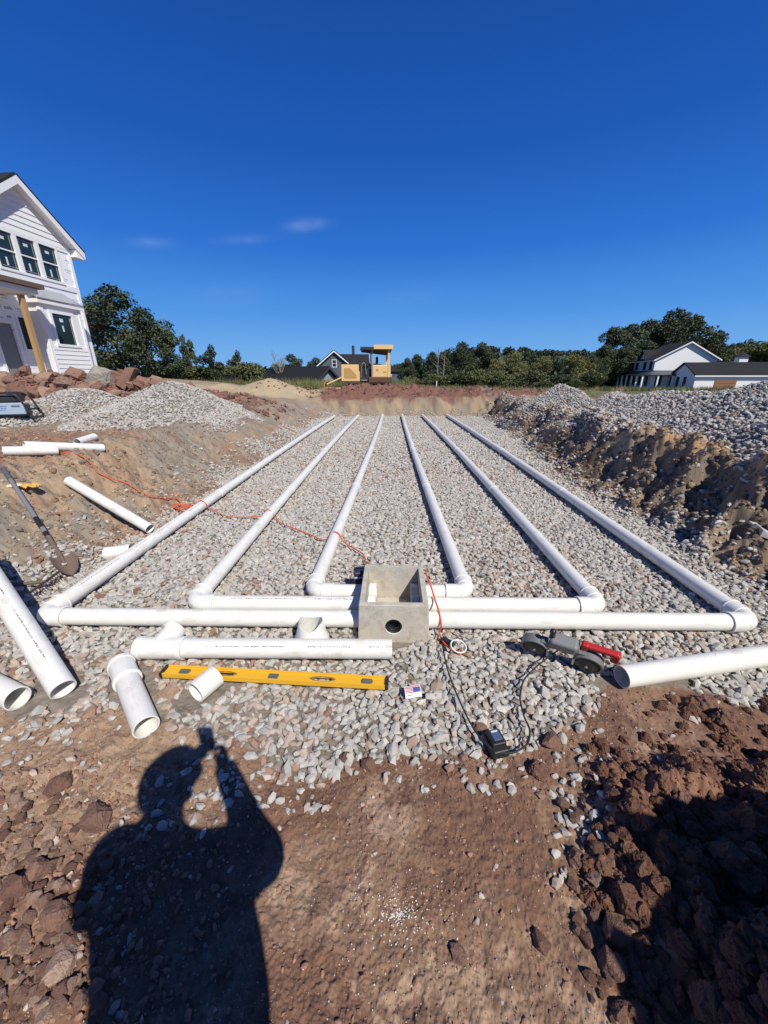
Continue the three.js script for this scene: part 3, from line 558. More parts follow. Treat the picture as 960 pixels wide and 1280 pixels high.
{ // orange extension cord from the bank across the bed to the box
  const on = (a, b, l) => { const p = ground(a, b); return [p[0], p[1] + l, p[2]]; };
  const t = thing('extension_cord', 'orange extension cord running from the left bank over the bed to the concrete box', 'cord', [0, 0, 0]);
  const orange = std(0.62, 0.095, 0.030, 0.5);
  const p1 = [...[[76, 568], [98, 571], [112, 580], [122, 593], [138, 601], [158, 606], [175, 617], [190, 624], [207, 626], [219, 625]].map(([a, b]) => on(a, b, 0.03)),
    ...[[226, 632], [222, 640], [232, 645], [242, 639]].map(([a, b]) => on(a, b, 0.04))];
  const L1 = (z, k) => [lerp(-2.29, -2.22, (-z - 2) / 13.3) + 0.05 * Math.sin(3.1416 * (-z - 2) / 13.3) * -1 + k, 0, z];
  const z1 = on(250, 640, 0)[2];
  const over = [[-0.10, 0.05], [-0.045, 0.125], [0.01, 0.148], [0.06, 0.115], [0.10, 0.06]].map(([k, y]) => { const q = L1(z1, k); return [q[0], y, z1 + k * 0.25]; });
  const p2 = [[285, 650], [308, 651]].map(([a, b]) => on(a, b, 0.045));
  const zz = on(330, 652, 0)[2], xl2 = lerp(-1.37, -1.27, (-zz - 2) / 13) - 0.03;
  const over2 = [[-0.08, 0.06], [-0.035, 0.13], [0.015, 0.146], [0.06, 0.10], [0.10, 0.05]].map(([k, y]) => [xl2 + k, y, zz + k * 0.3]);
  const p3 = [[352, 659], [372, 667], [392, 675], [402, 680]].map(([a, b]) => on(a, b, 0.045));
  const zz3 = on(414, 682, 0)[2], xl3 = lerp(-0.56, -0.28, (-zz3 - 2.4) / 13.5) + 0.02;
  const over3 = [[-0.07, 0.07], [-0.02, 0.142], [0.03, 0.138], [0.08, 0.06]].map(([k, y]) => [xl3 + k, y, zz3 + k * 0.5]);
  const p4 = [[441, 690], [455, 700]].map(([a, b]) => on(a, b, 0.045));
  const bx = [[-0.16, 0.06, -2.64], [0.02, 0.05, -2.62], [0.18, 0.08, -2.60], [0.268, 0.20, -2.50], [0.275, 0.225, -2.38], [0.300, 0.185, -2.28], [0.315, 0.155, -2.17], [0.325, 0.150, -2.06], [0.335, 0.10, -1.975]];
  const p5 = [[549, 798], [553, 808], [559, 815], [568, 822], [575, 824], [576, 817]].map(([a, b]) => on(a, b, 0.04));
  part('cord', tube([...p1, ...over, ...p2, ...over2, ...p3, ...over3, ...p4, ...bx, ...p5], 0.0058, 700, 8), orange, t);
  const c = on(229, 638, 0.03); for (let i = 0; i < 3; i++) { const r = 0.07 + 0.02 * i; part('loop', tube([...Array(9)].map((_, k) => { const a = k / 9 * 6.283 + i; return [c[0] + Math.cos(a) * r * 1.3 + 0.02 * i, c[1] + 0.015 + 0.02 * Math.sin(a * 2 + i) + 0.01 * i, c[2] + Math.sin(a) * r * (0.6 + 0.2 * i)]; }), 0.0058, 60, 8, true), orange, t); }
  const e = on(566, 812, 0.04); part('socket', between(join([cyl(0.015, 0.018, 0.075, 14).translate(0, 0.037, 0)]), e, [e[0] - 0.7, e[1] + 0.1, e[2] - 0.5]), black, t);
}
{ // shovel leaning on the bank
  const tip = ground(90, 717, 0.05), top = ground(5, 590, 0.02);
  top[1] += 0.03;
  const t = thing('shovel', 'long-handled shovel with a muddy round blade lying on the left bank', 'shovel', [0, 0, 0]);
  const A = new THREE.Vector3(...tip), B = new THREE.Vector3(...top), L = A.distanceTo(B);
  t.position.copy(A); t.quaternion.setFromUnitVectors(new THREE.Vector3(0, 1, 0), B.clone().sub(A).normalize());
  { const up = new THREE.Vector3(0, 0, 1).applyQuaternion(t.quaternion), ax = new THREE.Vector3(0, 1, 0).applyQuaternion(t.quaternion), want = new THREE.Vector3(0.15, 1, 0.0); want.addScaledVector(ax, -want.dot(ax)).normalize(); t.quaternion.premultiply(new THREE.Quaternion().setFromAxisAngle(ax, Math.atan2(new THREE.Vector3().crossVectors(up, want).dot(ax), up.dot(want)))); }
  const bl = new THREE.PlaneGeometry(0.215, 0.29, 16, 18), p = bl.attributes.position;
  for (let i = 0; i < p.count; i++) { const u = p.getX(i) / 0.1075, v = (p.getY(i) + 0.145) / 0.29; const wd = v < 0.55 ? Math.sqrt(Math.max(0, 1 - (1 - v / 0.55) ** 2)) * (0.86 + 0.14 * v) : 1 - 0.06 * (v - 0.55); p.setXYZ(i, u * 0.084 * Math.max(wd, 0.02), v * 0.22, u * u * 0.045 * wd + 0.03 * (v - 0.5) ** 2 - 0.03 + 0.02 * v); }
  bl.computeVertexNormals(); const back = bl.clone().translate(0, 0, -0.003);
  const rust = std(0.15, 0.10, 0.078, 0.75, { side: THREE.DoubleSide });
  part('blade', [bl.toNonIndexed(), back.toNonIndexed()], rust, t); part('socket', [rod([0, 0.22, 0.0], [0, 0.50, 0.012], 0.017, 16, 0.020), rod([0, 0.12, -0.015], [0, 0.26, 0.004], 0.008, 10, 0.017)], std(0.16, 0.11, 0.085, 0.6), t);
  part('handle', rod([0, 0.47, 0.012], [0, L, 0.012], 0.0185, 16), std(0.20, 0.20, 0.215, 0.5), t);
  for (const [a, b] of [[0.50, 0.56], [0.63, 0.78]]) part('collar', rod([0, a, 0.012], [0, b, 0.012], 0.0215, 16), black, t);
  part('grip', rod([0, L - 0.22, 0.012], [0, L, 0.012], 0.022, 16), std(0.10, 0.10, 0.115, 0.6), t);
}
{ // yellow and white work glove draped over the shovel handle
  const p = ground(27, 609, 0.05), t = thing('work_glove', 'cream and yellow work glove draped over the shovel handle', 'glove', [p[0], p[1] + 0.02, p[2]], 0.5);
  const cream = std(0.66, 0.60, 0.48, 0.9), ylw = std(0.58, 0.37, 0.09, 0.8);
  part('cuff', new THREE.SphereGeometry(1, 18, 12).scale(0.075, 0.018, 0.042).translate(-0.055, 0.004, 0), cream, t);
  const palm = [new THREE.SphereGeometry(1, 16, 12).scale(0.05, 0.019, 0.044).translate(0.04, -0.006, 0)];
  part('palm', palm, ylw, t);
  for (let i = 0; i < 4; i++) { const z = -0.032 + i * 0.0205, l = [0.062, 0.075, 0.07, 0.055][i]; part('finger', tube([[0.07, -0.008, z], [0.07 + l * 0.5, -0.004 - 0.006 * i, z * 1.1], [0.07 + l, -0.028 + 0.004 * i, z * 1.2]], 0.0105, 14, 10), ylw, t); }
  part('thumb', tube([[0.02, -0.006, 0.036], [0.035, -0.004, 0.062], [0.06, -0.018, 0.075]], 0.0115, 14, 10), ylw, t);
}
{ // garden rake half in the shade of the leaning pipe
  const a = ground(42, 746, 0.04), b = ground(75, 722, 0.04), t = thing('garden_rake', 'steel garden rake with its row of tines at the foot of the left bank', 'rake', [(a[0] + b[0]) / 2, Math.max(a[1], b[1]) + 0.045, (a[2] + b[2]) / 2], Math.atan2(-(b[2] - a[2]), b[0] - a[0]));
  const L = dist3(a, b) * 1.05, rs = std(0.07, 0.045, 0.035, 0.6);
  part('head_bar', bar([-L / 2, 0, 0], [L / 2, 0, 0], 0.014, 0.012), rs, t);
  for (let i = 0; i < 12; i++) { const x = -L / 2 + (i + 0.5) * L / 12; part('tine', rod([x, 0, 0], [x + 0.004, -0.055, 0.03], 0.004, 6, 0.0018), rs, t); }
  part('handle', rod([0, 0.0, 0], [-0.75, 0.30, -1.1], 0.012, 12), std(0.13, 0.105, 0.08, 0.8), t);
}
// ------------------------------------------------------------------ houses
const whitePaint = std(0.80, 0.80, 0.79, 0.6), trimWhite = std(0.84, 0.84, 0.83, 0.5), darkGlass = std(0.018, 0.032, 0.034, 0.08), sticker = std(0.62, 0.66, 0.64, 0.7);
seed(505);
const shingleTex = canvasTex(512, 512, (g, w, h) => { g.fillStyle = '#8a8a8c'; g.fillRect(0, 0, w, h); for (let y = 0; y < h; y += 16) for (let x = -20; x < w; x += 32) { const v = Math.floor(rr(100, 160)); g.fillStyle = `rgb(${v},${v},${v + 2})`; g.fillRect(x + (y / 16 % 2) * 16, y, 31, 15); } for (let i = 0; i < 6000; i++) { g.fillStyle = `rgba(${rnd() < 0.5 ? 40 : 200},${rnd() < 0.5 ? 60 : 190},190,0.12)`; g.fillRect(rnd() * w, rnd() * h, 2, 2); } });
const shingles = (r, g, b) => { const m = new THREE.MeshStandardMaterial({ map: shingleTex, roughness: 0.9 }); m.color.setRGB(r, g, b); return m; };
// a slab from four corners (upper face), with thickness below
function slab(a, b, c, d, th) {
  const V = [a, b, c, d].map((p) => new THREE.Vector3(...p)), n = new THREE.Vector3().crossVectors(V[1].clone().sub(V[0]), V[3].clone().sub(V[0])).normalize(), lo = V.map((v) => v.clone().addScaledVector(n, -th));
  const g = new THREE.BufferGeometry(), P = [], U = [];
  const quad = (p, q, r, s) => { const lu = p.distanceTo(q), lv = p.distanceTo(s); for (const [v, u] of [[p, [0, 0]], [q, [lu, 0]], [r, [lu, lv]], [p, [0, 0]], [r, [lu, lv]], [s, [0, lv]]]) { P.push(v.x, v.y, v.z); U.push(u[0] / 3, u[1] / 3); } };
  quad(V[0], V[1], V[2], V[3]); quad(lo[3], lo[2], lo[1], lo[0]);
  for (let i = 0; i < 4; i++) { const j = (i + 1) % 4; quad(lo[i], lo[j], V[j], V[i]); }
  g.setAttribute('position', new THREE.Float32BufferAttribute(P, 3)); g.setAttribute('uv', new THREE.Float32BufferAttribute(U, 2)); g.computeVertexNormals(); return g;
}
// flat outline in the z-y plane pushed out along x from x0 to x1
function prismX(pts, x0, x1) {
  const s = new THREE.Shape(pts.map((p) => new THREE.Vector2(p[0], p[1])));
  return new THREE.ExtrudeGeometry(s, { depth: x1 - x0, bevelEnabled: false }).rotateY(Math.PI / 2).scale(1, 1, -1).translate(x0, 0, 0).toNonIndexed();
}
function fixWinding(g) { const p = g.attributes.position, n = g.attributes.normal; for (let i = 0; i < p.count; i += 3) for (const a of [p, n, g.attributes.uv]) { if (!a) continue; const s = a.itemSize; for (let k = 0; k < s; k++) { const t = a.array[(i + 1) * s + k]; a.array[(i + 1) * s + k] = a.array[(i + 2) * s + k]; a.array[(i + 2) * s + k] = t; } } g.computeVertexNormals(); return g; }
const wallX = (pts, x0, x1) => fixWinding(prismX(pts, x0, x1));
{
  const t = thing('white_house', 'tall white house under construction with gable and three windows, cut off at left', 'house', [-14.65, 1.5, -19.8], -0.07);
  const wrapTex = canvasTex(1024, 1024, (g, w, h) => { g.fillStyle = '#eef0f2'; g.fillRect(0, 0, w, h); g.fillStyle = 'rgba(90,98,125,0.75)'; for (let y = 60; y < h; y += 170) for (let x = 30 + (y % 3) * 60; x < w; x += 260) { for (let k = 0; k < 9; k++) g.fillRect(x + k * 17, y + rr(-4, 4), rr(6, 13), rr(12, 26)); g.fillRect(x + 30, y + 42, 90, 7); } for (let i = 0; i < 60; i++) { g.strokeStyle = `rgba(150,158,175,${rr(0.1, 0.4)})`; g.beginPath(); const x = rnd() * w, y = rnd() * h; g.moveTo(x, y); g.lineTo(x + rr(-60, 60), y + rr(-60, 60)); g.stroke(); } });
  const wrap = new THREE.MeshStandardMaterial({ map: wrapTex, roughness: 0.5 });
  const roofM = shingles(0.055, 0.057, 0.062), woodM = std(0.42, 0.26, 0.12, 0.75), oldBoard = std(0.13, 0.095, 0.07, 0.8);
  const zc = 2.08, pitch = 0.75, gy = (z) => 7.32 - pitch * Math.abs(z - zc);
  const uvm = (g, k = 2.4) => { const p = g.attributes.position, n = g.attributes.normal, u = new Float32Array(p.count * 2); for (let i = 0; i < p.count; i++) { const sx = Math.abs(n.getX(i)) > 0.6; u[i * 2] = (sx ? -p.getZ(i) : p.getX(i)) / k; u[i * 2 + 1] = p.getY(i) / k; } g.setAttribute('uv', new THREE.BufferAttribute(u, 2)); return g; };
  // front wall with real window openings
  const ws = [[0.78, 1.58], [1.74, 2.50], [2.66, 3.44]], wy = [4.06, 5.36];
  { const sh = new THREE.Shape([[0, -0.6], [9.2, -0.6], [9.2, 5.5], [4.16, 5.5], [4.16, gy(4.16)], [zc, gy(zc)], [0, gy(0)]].map((p) => new THREE.Vector2(...p)));
    for (const [a, b] of ws) sh.holes.push(new THREE.Path([[a, wy[0]], [a, wy[1]], [b, wy[1]], [b, wy[0]]].map((p) => new THREE.Vector2(...p))));
    for (const [a, b, c, d] of [[3.72, 4.42, 0.08, 2.05], [3.02, 3.42, 1.15, 2.35]]) sh.holes.push(new THREE.Path([[a, c], [a, d], [b, d], [b, c]].map((p) => new THREE.Vector2(...p))));
    const g = fixWinding(new THREE.ExtrudeGeometry(sh, { depth: 0.2, bevelEnabled: false }).rotateY(Math.PI / 2).scale(1, 1, -1).translate(-0.2, 0, 0).toNonIndexed());
    part('wall', uvm(g), wrap, t, 'front wall in printed house wrap'); }
  part('side_wall', [box(7.8, 6.35, 0.2, -4.1, 2.55, -0.001 + 0.1)], whitePaint, t);
  part('back_room', [box(0.1, 6, 9, -3.0, 2.4, 4.6), box(3, 0.1, 9, -1.6, 2.95, 4.6), box(3, 0.1, 9, -1.6, -0.1, 4.6)], std(0.28, 0.26, 0.23, 0.9), t);
  // gable siding boards
  const wb = part('gable_siding', wallX([[-0.02, 5.44], [4.18, 5.44], [4.18, 5.46], [-0.02, 5.46]], 0.003, 0.02), trimWhite, t);
  for (let y = 5.47; y < 7.1; y += 0.215) {
    const h = Math.min(0.21, gy(zc) - y - 0.02), lo = Math.max(0.0, zc - (gy(zc) - y) / pitch), hi = 2 * zc - lo, lo2 = Math.max(0, zc - (gy(zc) - y - h) / pitch), hi2 = 2 * zc - lo2;
    const b = wallX([[lo, y], [hi, y], [hi2, y + h], [lo2, y + h]], 0, 0.014); const p = b.attributes.position; for (let i = 0; i < p.count; i++) p.setX(i, p.getX(i) + 0.004 + (p.getX(i) > 0.007 ? 0.024 * clamp(1 - (p.getY(i) - y) / 0.21) : 0)); b.computeVertexNormals();
    part('siding_board', b, whitePaint, wb);
  }
  // roof of the gabled wing, fascia and soffit
  const ov = 0.36, ez = -0.46, ey = gy(ez) + 0.10, ry = gy(zc) + 0.10;
  part('roof', [slab([ov, ey, ez], [-7.6, ey, ez], [-7.6, ry, zc], [ov, ry, zc], -0.07), slab([ov, ry, zc], [-7.6, ry, zc], [-7.6, ey, 2 * zc - ez], [ov, ey, 2 * zc - ez], -0.07)], roofM, t);
  part('fascia', [wallX([[ez, ey - 0.28], [ez, ey], [zc, ry], [zc, ry - 0.28]], ov - 0.045, ov - 0.005), wallX([[zc, ry - 0.28], [zc, ry], [2 * zc - ez, ey], [2 * zc - ez, ey - 0.28]], ov - 0.045, ov - 0.005)], trimWhite, t);
  part('soffit', [slab([ov - 0.05, ey - 0.24, ez + 0.02], [ov - 0.05, ry - 0.24, zc], [0.004, ry - 0.24, zc], [0.004, ey - 0.24, ez + 0.02], 0.02), slab([ov - 0.05, ry - 0.24, zc], [ov - 0.05, ey - 0.24, 2 * zc - ez], [0.004, ey - 0.24, 2 * zc - ez], [0.004, ry - 0.24, zc], 0.02), box(8, 0.02, 0.44, -3.7, ey - 0.25, ez + 0.24), box(0.3, 0.30, 0.42, 0.17, ey - 0.14, ez + 0.22)], trimWhite, t);
  part('corner_board', [box(0.03, 5.75, 0.14, 0.017, 2.55, 0.07), box(0.14, 5.75, 0.03, -0.055, 2.55, -0.016)], trimWhite, t);
  // main body with its roof behind
  part('main_roof', [slab([-0.3, 5.55, 9.4], [-0.3, 5.55, 4.0], [-4.8, 8.55, 4.0], [-4.8, 8.55, 9.4], -0.15), slab([-4.8, 8.55, 9.4], [-4.8, 8.55, 2.6], [-9.3, 5.6, 2.6], [-9.3, 5.6, 9.4], -0.15)], roofM, t);
  part('rear_wall', box(0.2, 6.2, 9.2, -8.0, 2.5, 4.6), whitePaint, t);
  // upper windows
  for (const [a, b] of ws) {
    const w = b - a, zm = (a + b) / 2, ym = (wy[0] + wy[1]) / 2, hh = wy[1] - wy[0];
    const f = part('window', [box(0.09, 0.11, w + 0.158, 0.0, wy[1] + 0.045, zm), box(0.11, 0.09, w + 0.158, 0.01, wy[0] - 0.035, zm), box(0.09, hh, 0.09, 0, ym, a - 0.035), box(0.09, hh, 0.09, 0, ym, b + 0.035), box(0.05, 0.045, w, -0.02, ym + 0.0, zm)], trimWhite, t);
    for (const s of [0, 1]) { part('pane', box(0.012, hh / 2 - 0.04, w - 0.02, -0.05 + s * 0.02, ym + (s - 0.5) * hh / 2, zm), darkGlass, f); const cx = -0.042 + s * 0.02, cy = ym + (s - 0.5) * hh / 2;
      part('muntin', [box(0.008, 0.012, w - 0.06, cx, cy + (s ? 0.22 : -0.22), zm), box(0.008, hh / 2 - 0.08, 0.012, cx, cy, zm - w / 2 + 0.10), box(0.008, hh / 2 - 0.08, 0.012, cx, cy, zm + w / 2 - 0.10)], std(0.45, 0.47, 0.45, 0.4), f);
      part('sticker', s ? box(0.006, 0.10, 0.18, cx + 0.002, cy + 0.08, zm) : box(0.006, 0.28, 0.065, cx + 0.002, cy - 0.05, zm + 0.02), sticker, f); }
  }
  part('band_board', [box(0.03, 0.22, 4.2, 0.018, 3.88, 2.08), box(0.03, 0.16, 4.2, 0.018, 5.50 - 0.075, 2.08)], trimWhite, t);
  // bay with its low metal roof
  const bz0 = 0.98, bz1 = 2.92, bo = 0.62;
  { const sh = new THREE.Shape([[bz0, -0.6], [bz1, -0.6], [bz1, 3.0], [bz0, 3.0]].map((p) => new THREE.Vector2(...p))); sh.holes.push(new THREE.Path([[1.52, 1.42], [1.52, 2.62], [2.48, 2.62], [2.48, 1.42]].map((p) => new THREE.Vector2(...p))));
    const bay = part('bay', [uvm(fixWinding(new THREE.ExtrudeGeometry(sh, { depth: 0.12, bevelEnabled: false }).rotateY(Math.PI / 2).scale(1, 1, -1).translate(bo - 0.12, 0, 0).toNonIndexed())), box(bo - 0.122, 3.6, 0.12, (bo - 0.12) / 2, 1.2, bz0 + 0.06), box(bo - 0.122, 3.6, 0.12, (bo - 0.12) / 2, 1.2, bz1 - 0.06)], whitePaint, t);
    for (let y = -0.3; y < 1.25; y += 0.185) { const b = box(0.02, 0.18, bz1 - bz0 - 0.2, bo + 0.012, y + 0.09, (bz0 + bz1) / 2); const p = b.attributes.position; for (let i = 0; i < p.count; i++) if (p.getX(i) > bo + 0.015 && p.getY(i) < y + 0.09) p.setX(i, p.getX(i) + 0.02); b.computeVertexNormals(); part('siding_board', b, whitePaint, bay); }
    part('corner_trim', [box(0.03, 3.55, 0.13, bo + 0.018, 1.2, bz0 + 0.05), box(0.03, 3.55, 0.13, bo + 0.018, 1.2, bz1 - 0.05), box(0.13, 3.55, 0.03, bo - 0.05, 1.2, bz1 + 0.018)], trimWhite, bay);
    const zm = 2.0, f = part('bay_window', [box(0.09, 0.12, 1.2, bo, 2.67, zm), box(0.11, 0.10, 1.2, bo + 0.01, 1.375, zm), box(0.09, 1.2, 0.12, bo, 2.02, 1.47), box(0.09, 1.2, 0.12, bo, 2.02, 2.53)], trimWhite, t);
    part('pane', box(0.012, 1.2, 0.96, bo - 0.04, 2.02, zm), darkGlass, f); part('sticker', box(0.006, 0.24, 0.075, bo - 0.03, 2.06, zm + 0.02), sticker, f); part('sticker', box(0.006, 0.14, 0.16, bo - 0.03, 2.38, zm + 0.02), sticker, f);
    part('muntin', [box(0.008, 0.012, 0.9, bo - 0.03, 2.52, zm), box(0.008, 1.1, 0.012, bo - 0.03, 2.02, zm - 0.41), box(0.008, 1.1, 0.012, bo - 0.03, 2.02, zm + 0.41)], std(0.45, 0.47, 0.45, 0.4), f);
    part('bay_roof', slab([bo + 0.14, 3.06, bz1 + 0.14], [bo + 0.14, 3.06, bz0 - 0.14], [0.022, 3.55, bz0 + 0.05], [0.022, 3.55, bz1 - 0.05], -0.05), std(0.42, 0.43, 0.45, 0.35, { metalness: 0.3 }), t);
    part('bay_cornice', box(bo + 0.12, 0.14, bz1 - bz0 + 0.26, (bo + 0.12) / 2 + 0.002, 2.985, (bz0 + bz1) / 2), trimWhite, t); }
  // porch
  part('porch_roof', [box(1.6, 0.16, 5.9, 0.82, 3.32, 6.45)], oldBoard, t); part('porch_beam', [box(0.16, 0.18, 5.7, 1.36, 3.14, 6.5), box(1.26, 0.18, 0.14, 0.65, 3.14, 3.66)], trimWhite, t); part('porch_ceiling', box(1.26, 0.03, 5.6, 0.66, 3.1, 6.55), whitePaint, t);
  part('post', box(0.15, 2.95, 0.15, 1.30, 1.47, 4.25), woodM, t, 'raw timber porch post'); part('porch_floor', [box(1.6, 0.14, 5.8, 0.82, -0.06, 6.4), box(1.5, 0.5, 5.7, 0.8, -0.38, 6.4)], std(0.36, 0.30, 0.24, 0.85), t);
  part('door', [box(0.05, 1.96, 0.70, -0.06, 1.07, 4.07)], std(0.20, 0.205, 0.205, 0.5), t); part('door_trim', [box(0.05, 2.06, 0.12, 0.027, 1.03, 3.65), box(0.05, 2.06, 0.12, 0.027, 1.03, 4.49), box(0.05, 0.10, 0.96, 0.027, 2.11, 4.07), box(0.05, 2.30, 0.10, 0.027, 1.13, 5.3)], trimWhite, t);
  const sw = part('porch_window', [box(0.06, 0.1, 0.58, 0.02, 2.39, 3.22), box(0.06, 0.1, 0.58, 0.02, 1.11, 3.22), box(0.06, 1.2, 0.09, 0.02, 1.75, 2.98), box(0.06, 1.2, 0.09, 0.02, 1.75, 3.46)], trimWhite, t); part('pane', box(0.012, 1.2, 0.4, -0.06, 1.75, 3.22), darkGlass, sw);
  for (let y = 0.05; y < 1.0; y += 0.185) { const b = box(0.03, 0.178, 0.62, 0.012, y + 0.09, 3.27); part('porch_siding', b, whitePaint, t); }
  const word = (txt, z, y, s) => { const tx = canvasTex(256, 128, (g, w, h) => { g.fillStyle = '#eef0f2'; g.fillRect(0, 0, w, h); g.fillStyle = '#39406b'; g.font = 'bold 92px sans-serif'; g.textAlign = 'center'; g.fillText(txt, w / 2, 92); }); const p = part('lettering', box(0.004, s * 0.5, s, 0.006, y, z), new THREE.MeshStandardMaterial({ map: tx, roughness: 0.5 }), t); return p; };
  word('ook', 3.66, 2.62, 0.5); word('ek', 3.72, 2.30, 0.46);
}
// a plain gabled house: W across the gable (local x), L along the ridge (local -z), front gable at z = 0
function gabled(t, W, L, eave, pitch, wallM, roofM, ov = 0.4, trim = trimWhite, y0 = -1.5) {
  const ry = eave + pitch * W / 2, s = new THREE.Shape([[-W / 2, y0], [W / 2, y0], [W / 2, eave], [0, ry], [-W / 2, eave]].map((p) => new THREE.Vector2(...p)));
  const walls = new THREE.ExtrudeGeometry(s, { depth: L, bevelEnabled: false }).translate(0, 0, -L);
  part('wall', walls, wallM, t);
  const e = eave - pitch * ov + 0.05, hw = W / 2 + ov, r = ry + 0.05;
  part('roof', [slab([-hw, e, ov], [0, r, ov], [0, r, -L - ov], [-hw, e, -L - ov], -0.16), slab([0, r, ov], [hw, e, ov], [hw, e, -L - ov], [0, r, -L - ov], -0.16)], roofM, t);
  const rake = new THREE.Shape([[-hw, e - 0.22], [-hw, e], [0, r], [hw, e], [hw, e - 0.22], [0, r - 0.24]].map((p) => new THREE.Vector2(...p)));
  part('rake_board', [new THREE.ExtrudeGeometry(rake, { depth: 0.05, bevelEnabled: false }).translate(0, 0.02, ov + 0.002), box(0.05, 0.2, L + 2 * ov - 0.02, -hw - 0.026, e - 0.08, -L / 2), box(0.05, 0.2, L + 2 * ov - 0.02, hw + 0.026, e - 0.08, -L / 2)], trim, t);
}
function win(t, x, y, z, w, h, turn, trim = trimWhite, glass = darkGlass) {   // a window on a wall; turn 0 faces +z, -90 degrees faces -x
  const g = [box(w + 0.16, 0.1, 0.1, 0, h / 2 + 0.03, 0), box(w + 0.16, 0.1, 0.1, 0, -h / 2 - 0.03, 0), box(0.09, h, 0.1, -w / 2 - 0.02, 0, 0), box(0.09, h, 0.1, w / 2 + 0.02, 0, 0), box(w, 0.05, 0.07, 0, 0, 0)];
  const f = part('window', g, trim, t); f.position.set(x, y, z); f.rotation.y = turn; part('pane', box(w, h, 0.04, 0, 0, 0.005), glass, f); return f;
}
{
  const base = away(848, 488, -85), t = thing('farmhouse', 'white two-storey farmhouse with porch and long dark garage roof behind the gravel heap', 'house', [base[0], base[1], -85], -0.17);
  const roofM = shingles(0.05, 0.053, 0.062), grey = std(0.62, 0.63, 0.65, 0.7), blk = std(0.02, 0.02, 0.022, 0.4);
  gabled(t, 11.5, 10, 6.3, 0.56, whitePaint, roofM, 0.55);
  const sideG = -5.75;
  for (const z of [-1.6, -4.4, -8.3]) win(t, sideG - 0.03, 5.1, z, 1.1, 1.7, -Math.PI / 2, blk);
  // cross gable on the porch side
  { const d = new THREE.Shape([[-1.9, 6.1], [1.9, 6.1], [0, 8.2]].map((p) => new THREE.Vector2(...p))); part('dormer', new THREE.ExtrudeGeometry(d, { depth: 3.4, bevelEnabled: false }).rotateY(-Math.PI / 2).translate(-2.3, 0, -6.0), whitePaint, t);
    part('dormer_roof', [slab([-6.2, 5.95, -8.15], [-2.2, 5.95, -8.15], [-2.2, 8.35, -6.0], [-6.2, 8.35, -6.0], 0.14), slab([-6.2, 8.35, -6.0], [-2.2, 8.35, -6.0], [-2.2, 5.95, -3.85], [-6.2, 5.95, -3.85], 0.14)], roofM, t); }
  // porch round the left side and part of the front
  const pr = part('porch_roof', [slab([-8.6, 3.0, 0.6], [-5.76, 3.9, 0.6], [-5.76, 3.9, -11], [-8.6, 3.0, -11], -0.14), slab([-8.6, 3.0, 2.2], [0.4, 3.0, 2.2], [0.4, 3.9, 0.02], [-5.8, 3.9, 0.02], -0.14)], std(0.06, 0.065, 0.075, 0.35, { metalness: 0.4 }), t);
  for (let i = 0; i < 12; i++) part('roof_seam', bar([-7.6 + i * 0.65, 3.17, 2.1], [-5.6 + i * 0.52, 4.05, 0.1], 0.06, 0.08), std(0.09, 0.095, 0.11, 0.35, { metalness: 0.4 }), pr);
  for (const z of [1.9, -0.8, -3.4, -6, -8.6, -10.8]) part('post', box(0.26, 3.2, 0.26, -8.35, 1.4, z), trimWhite, t);
  for (const x of [-5.4, -2.6, 0.2]) part('post', box(0.26, 3.2, 0.26, x, 1.4, 1.95), trimWhite, t);
  part('porch_floor', [box(2.9, 0.3, 13, -7.2, 0.1, -4.4), box(9, 0.3, 2.2, -4, 0.1, 1.13)], std(0.5, 0.5, 0.5, 0.7), t);
  for (const z of [-2.2, -5.4, -8.6]) win(t, sideG - 0.03, 1.9, z, 1.1, 1.8, -Math.PI / 2, blk);
  for (const x of [-4.4, -1.6]) win(t, x, 1.9, 0.03, 1.1, 1.8, 0, blk);
  // garage wing: ridge across, its gable end to the left
  { const W = 9, L = 15, e = 3.1, k = 0.48, ry = e + k * W / 2, x0 = -2.2, zc = 4.7;
    const s = new THREE.Shape([[-W / 2, -1.5], [W / 2, -1.5], [W / 2, e], [0, ry], [-W / 2, e]].map((p) => new THREE.Vector2(...p)));
    part('garage_wall', new THREE.ExtrudeGeometry(s, { depth: L, bevelEnabled: false }).rotateY(Math.PI / 2).translate(x0, 0, zc), whitePaint, t);
    part('garage_roof', [slab([x0 - 0.4, e - 0.2, zc + W / 2 + 0.45], [x0 + L + 0.4, e - 0.2, zc + W / 2 + 0.45], [x0 + L + 0.4, ry + 0.03, zc], [x0 - 0.4, ry + 0.03, zc], -0.18), slab([x0 - 0.4, ry + 0.03, zc], [x0 + L + 0.4, ry + 0.03, zc], [x0 + L + 0.4, e - 0.2, zc - W / 2 - 0.45], [x0 - 0.4, e - 0.2, zc - W / 2 - 0.45], -0.18)], roofM, t);
    const door = part('garage_door', box(3.6, 2.3, 0.1, x0 + 5.2, 1.0, zc + W / 2 + 0.03), std(0.26, 0.12, 0.06, 0.6), t); for (let i = 1; i < 4; i++) part('door_groove', box(3.5, 0.04, 0.04, 0, 0, 0).translate(x0 + 5.2, -0.15 + i * 0.575, zc + W / 2 + 0.075), std(0.12, 0.055, 0.03, 0.7), door);
    part('garage_trim', [box(3.9, 0.16, 0.12, x0 + 5.2, 2.24, zc + W / 2 + 0.04), box(L + 0.8, 0.22, 0.06, x0 + L / 2, e - 0.24, zc + W / 2 + 0.48)], trimWhite, t);
    for (const z of [0.6, 3.2, 5.8]) win(t, x0 - 0.03, 1.7, z, 0.85, 1.9, -Math.PI / 2, blk);
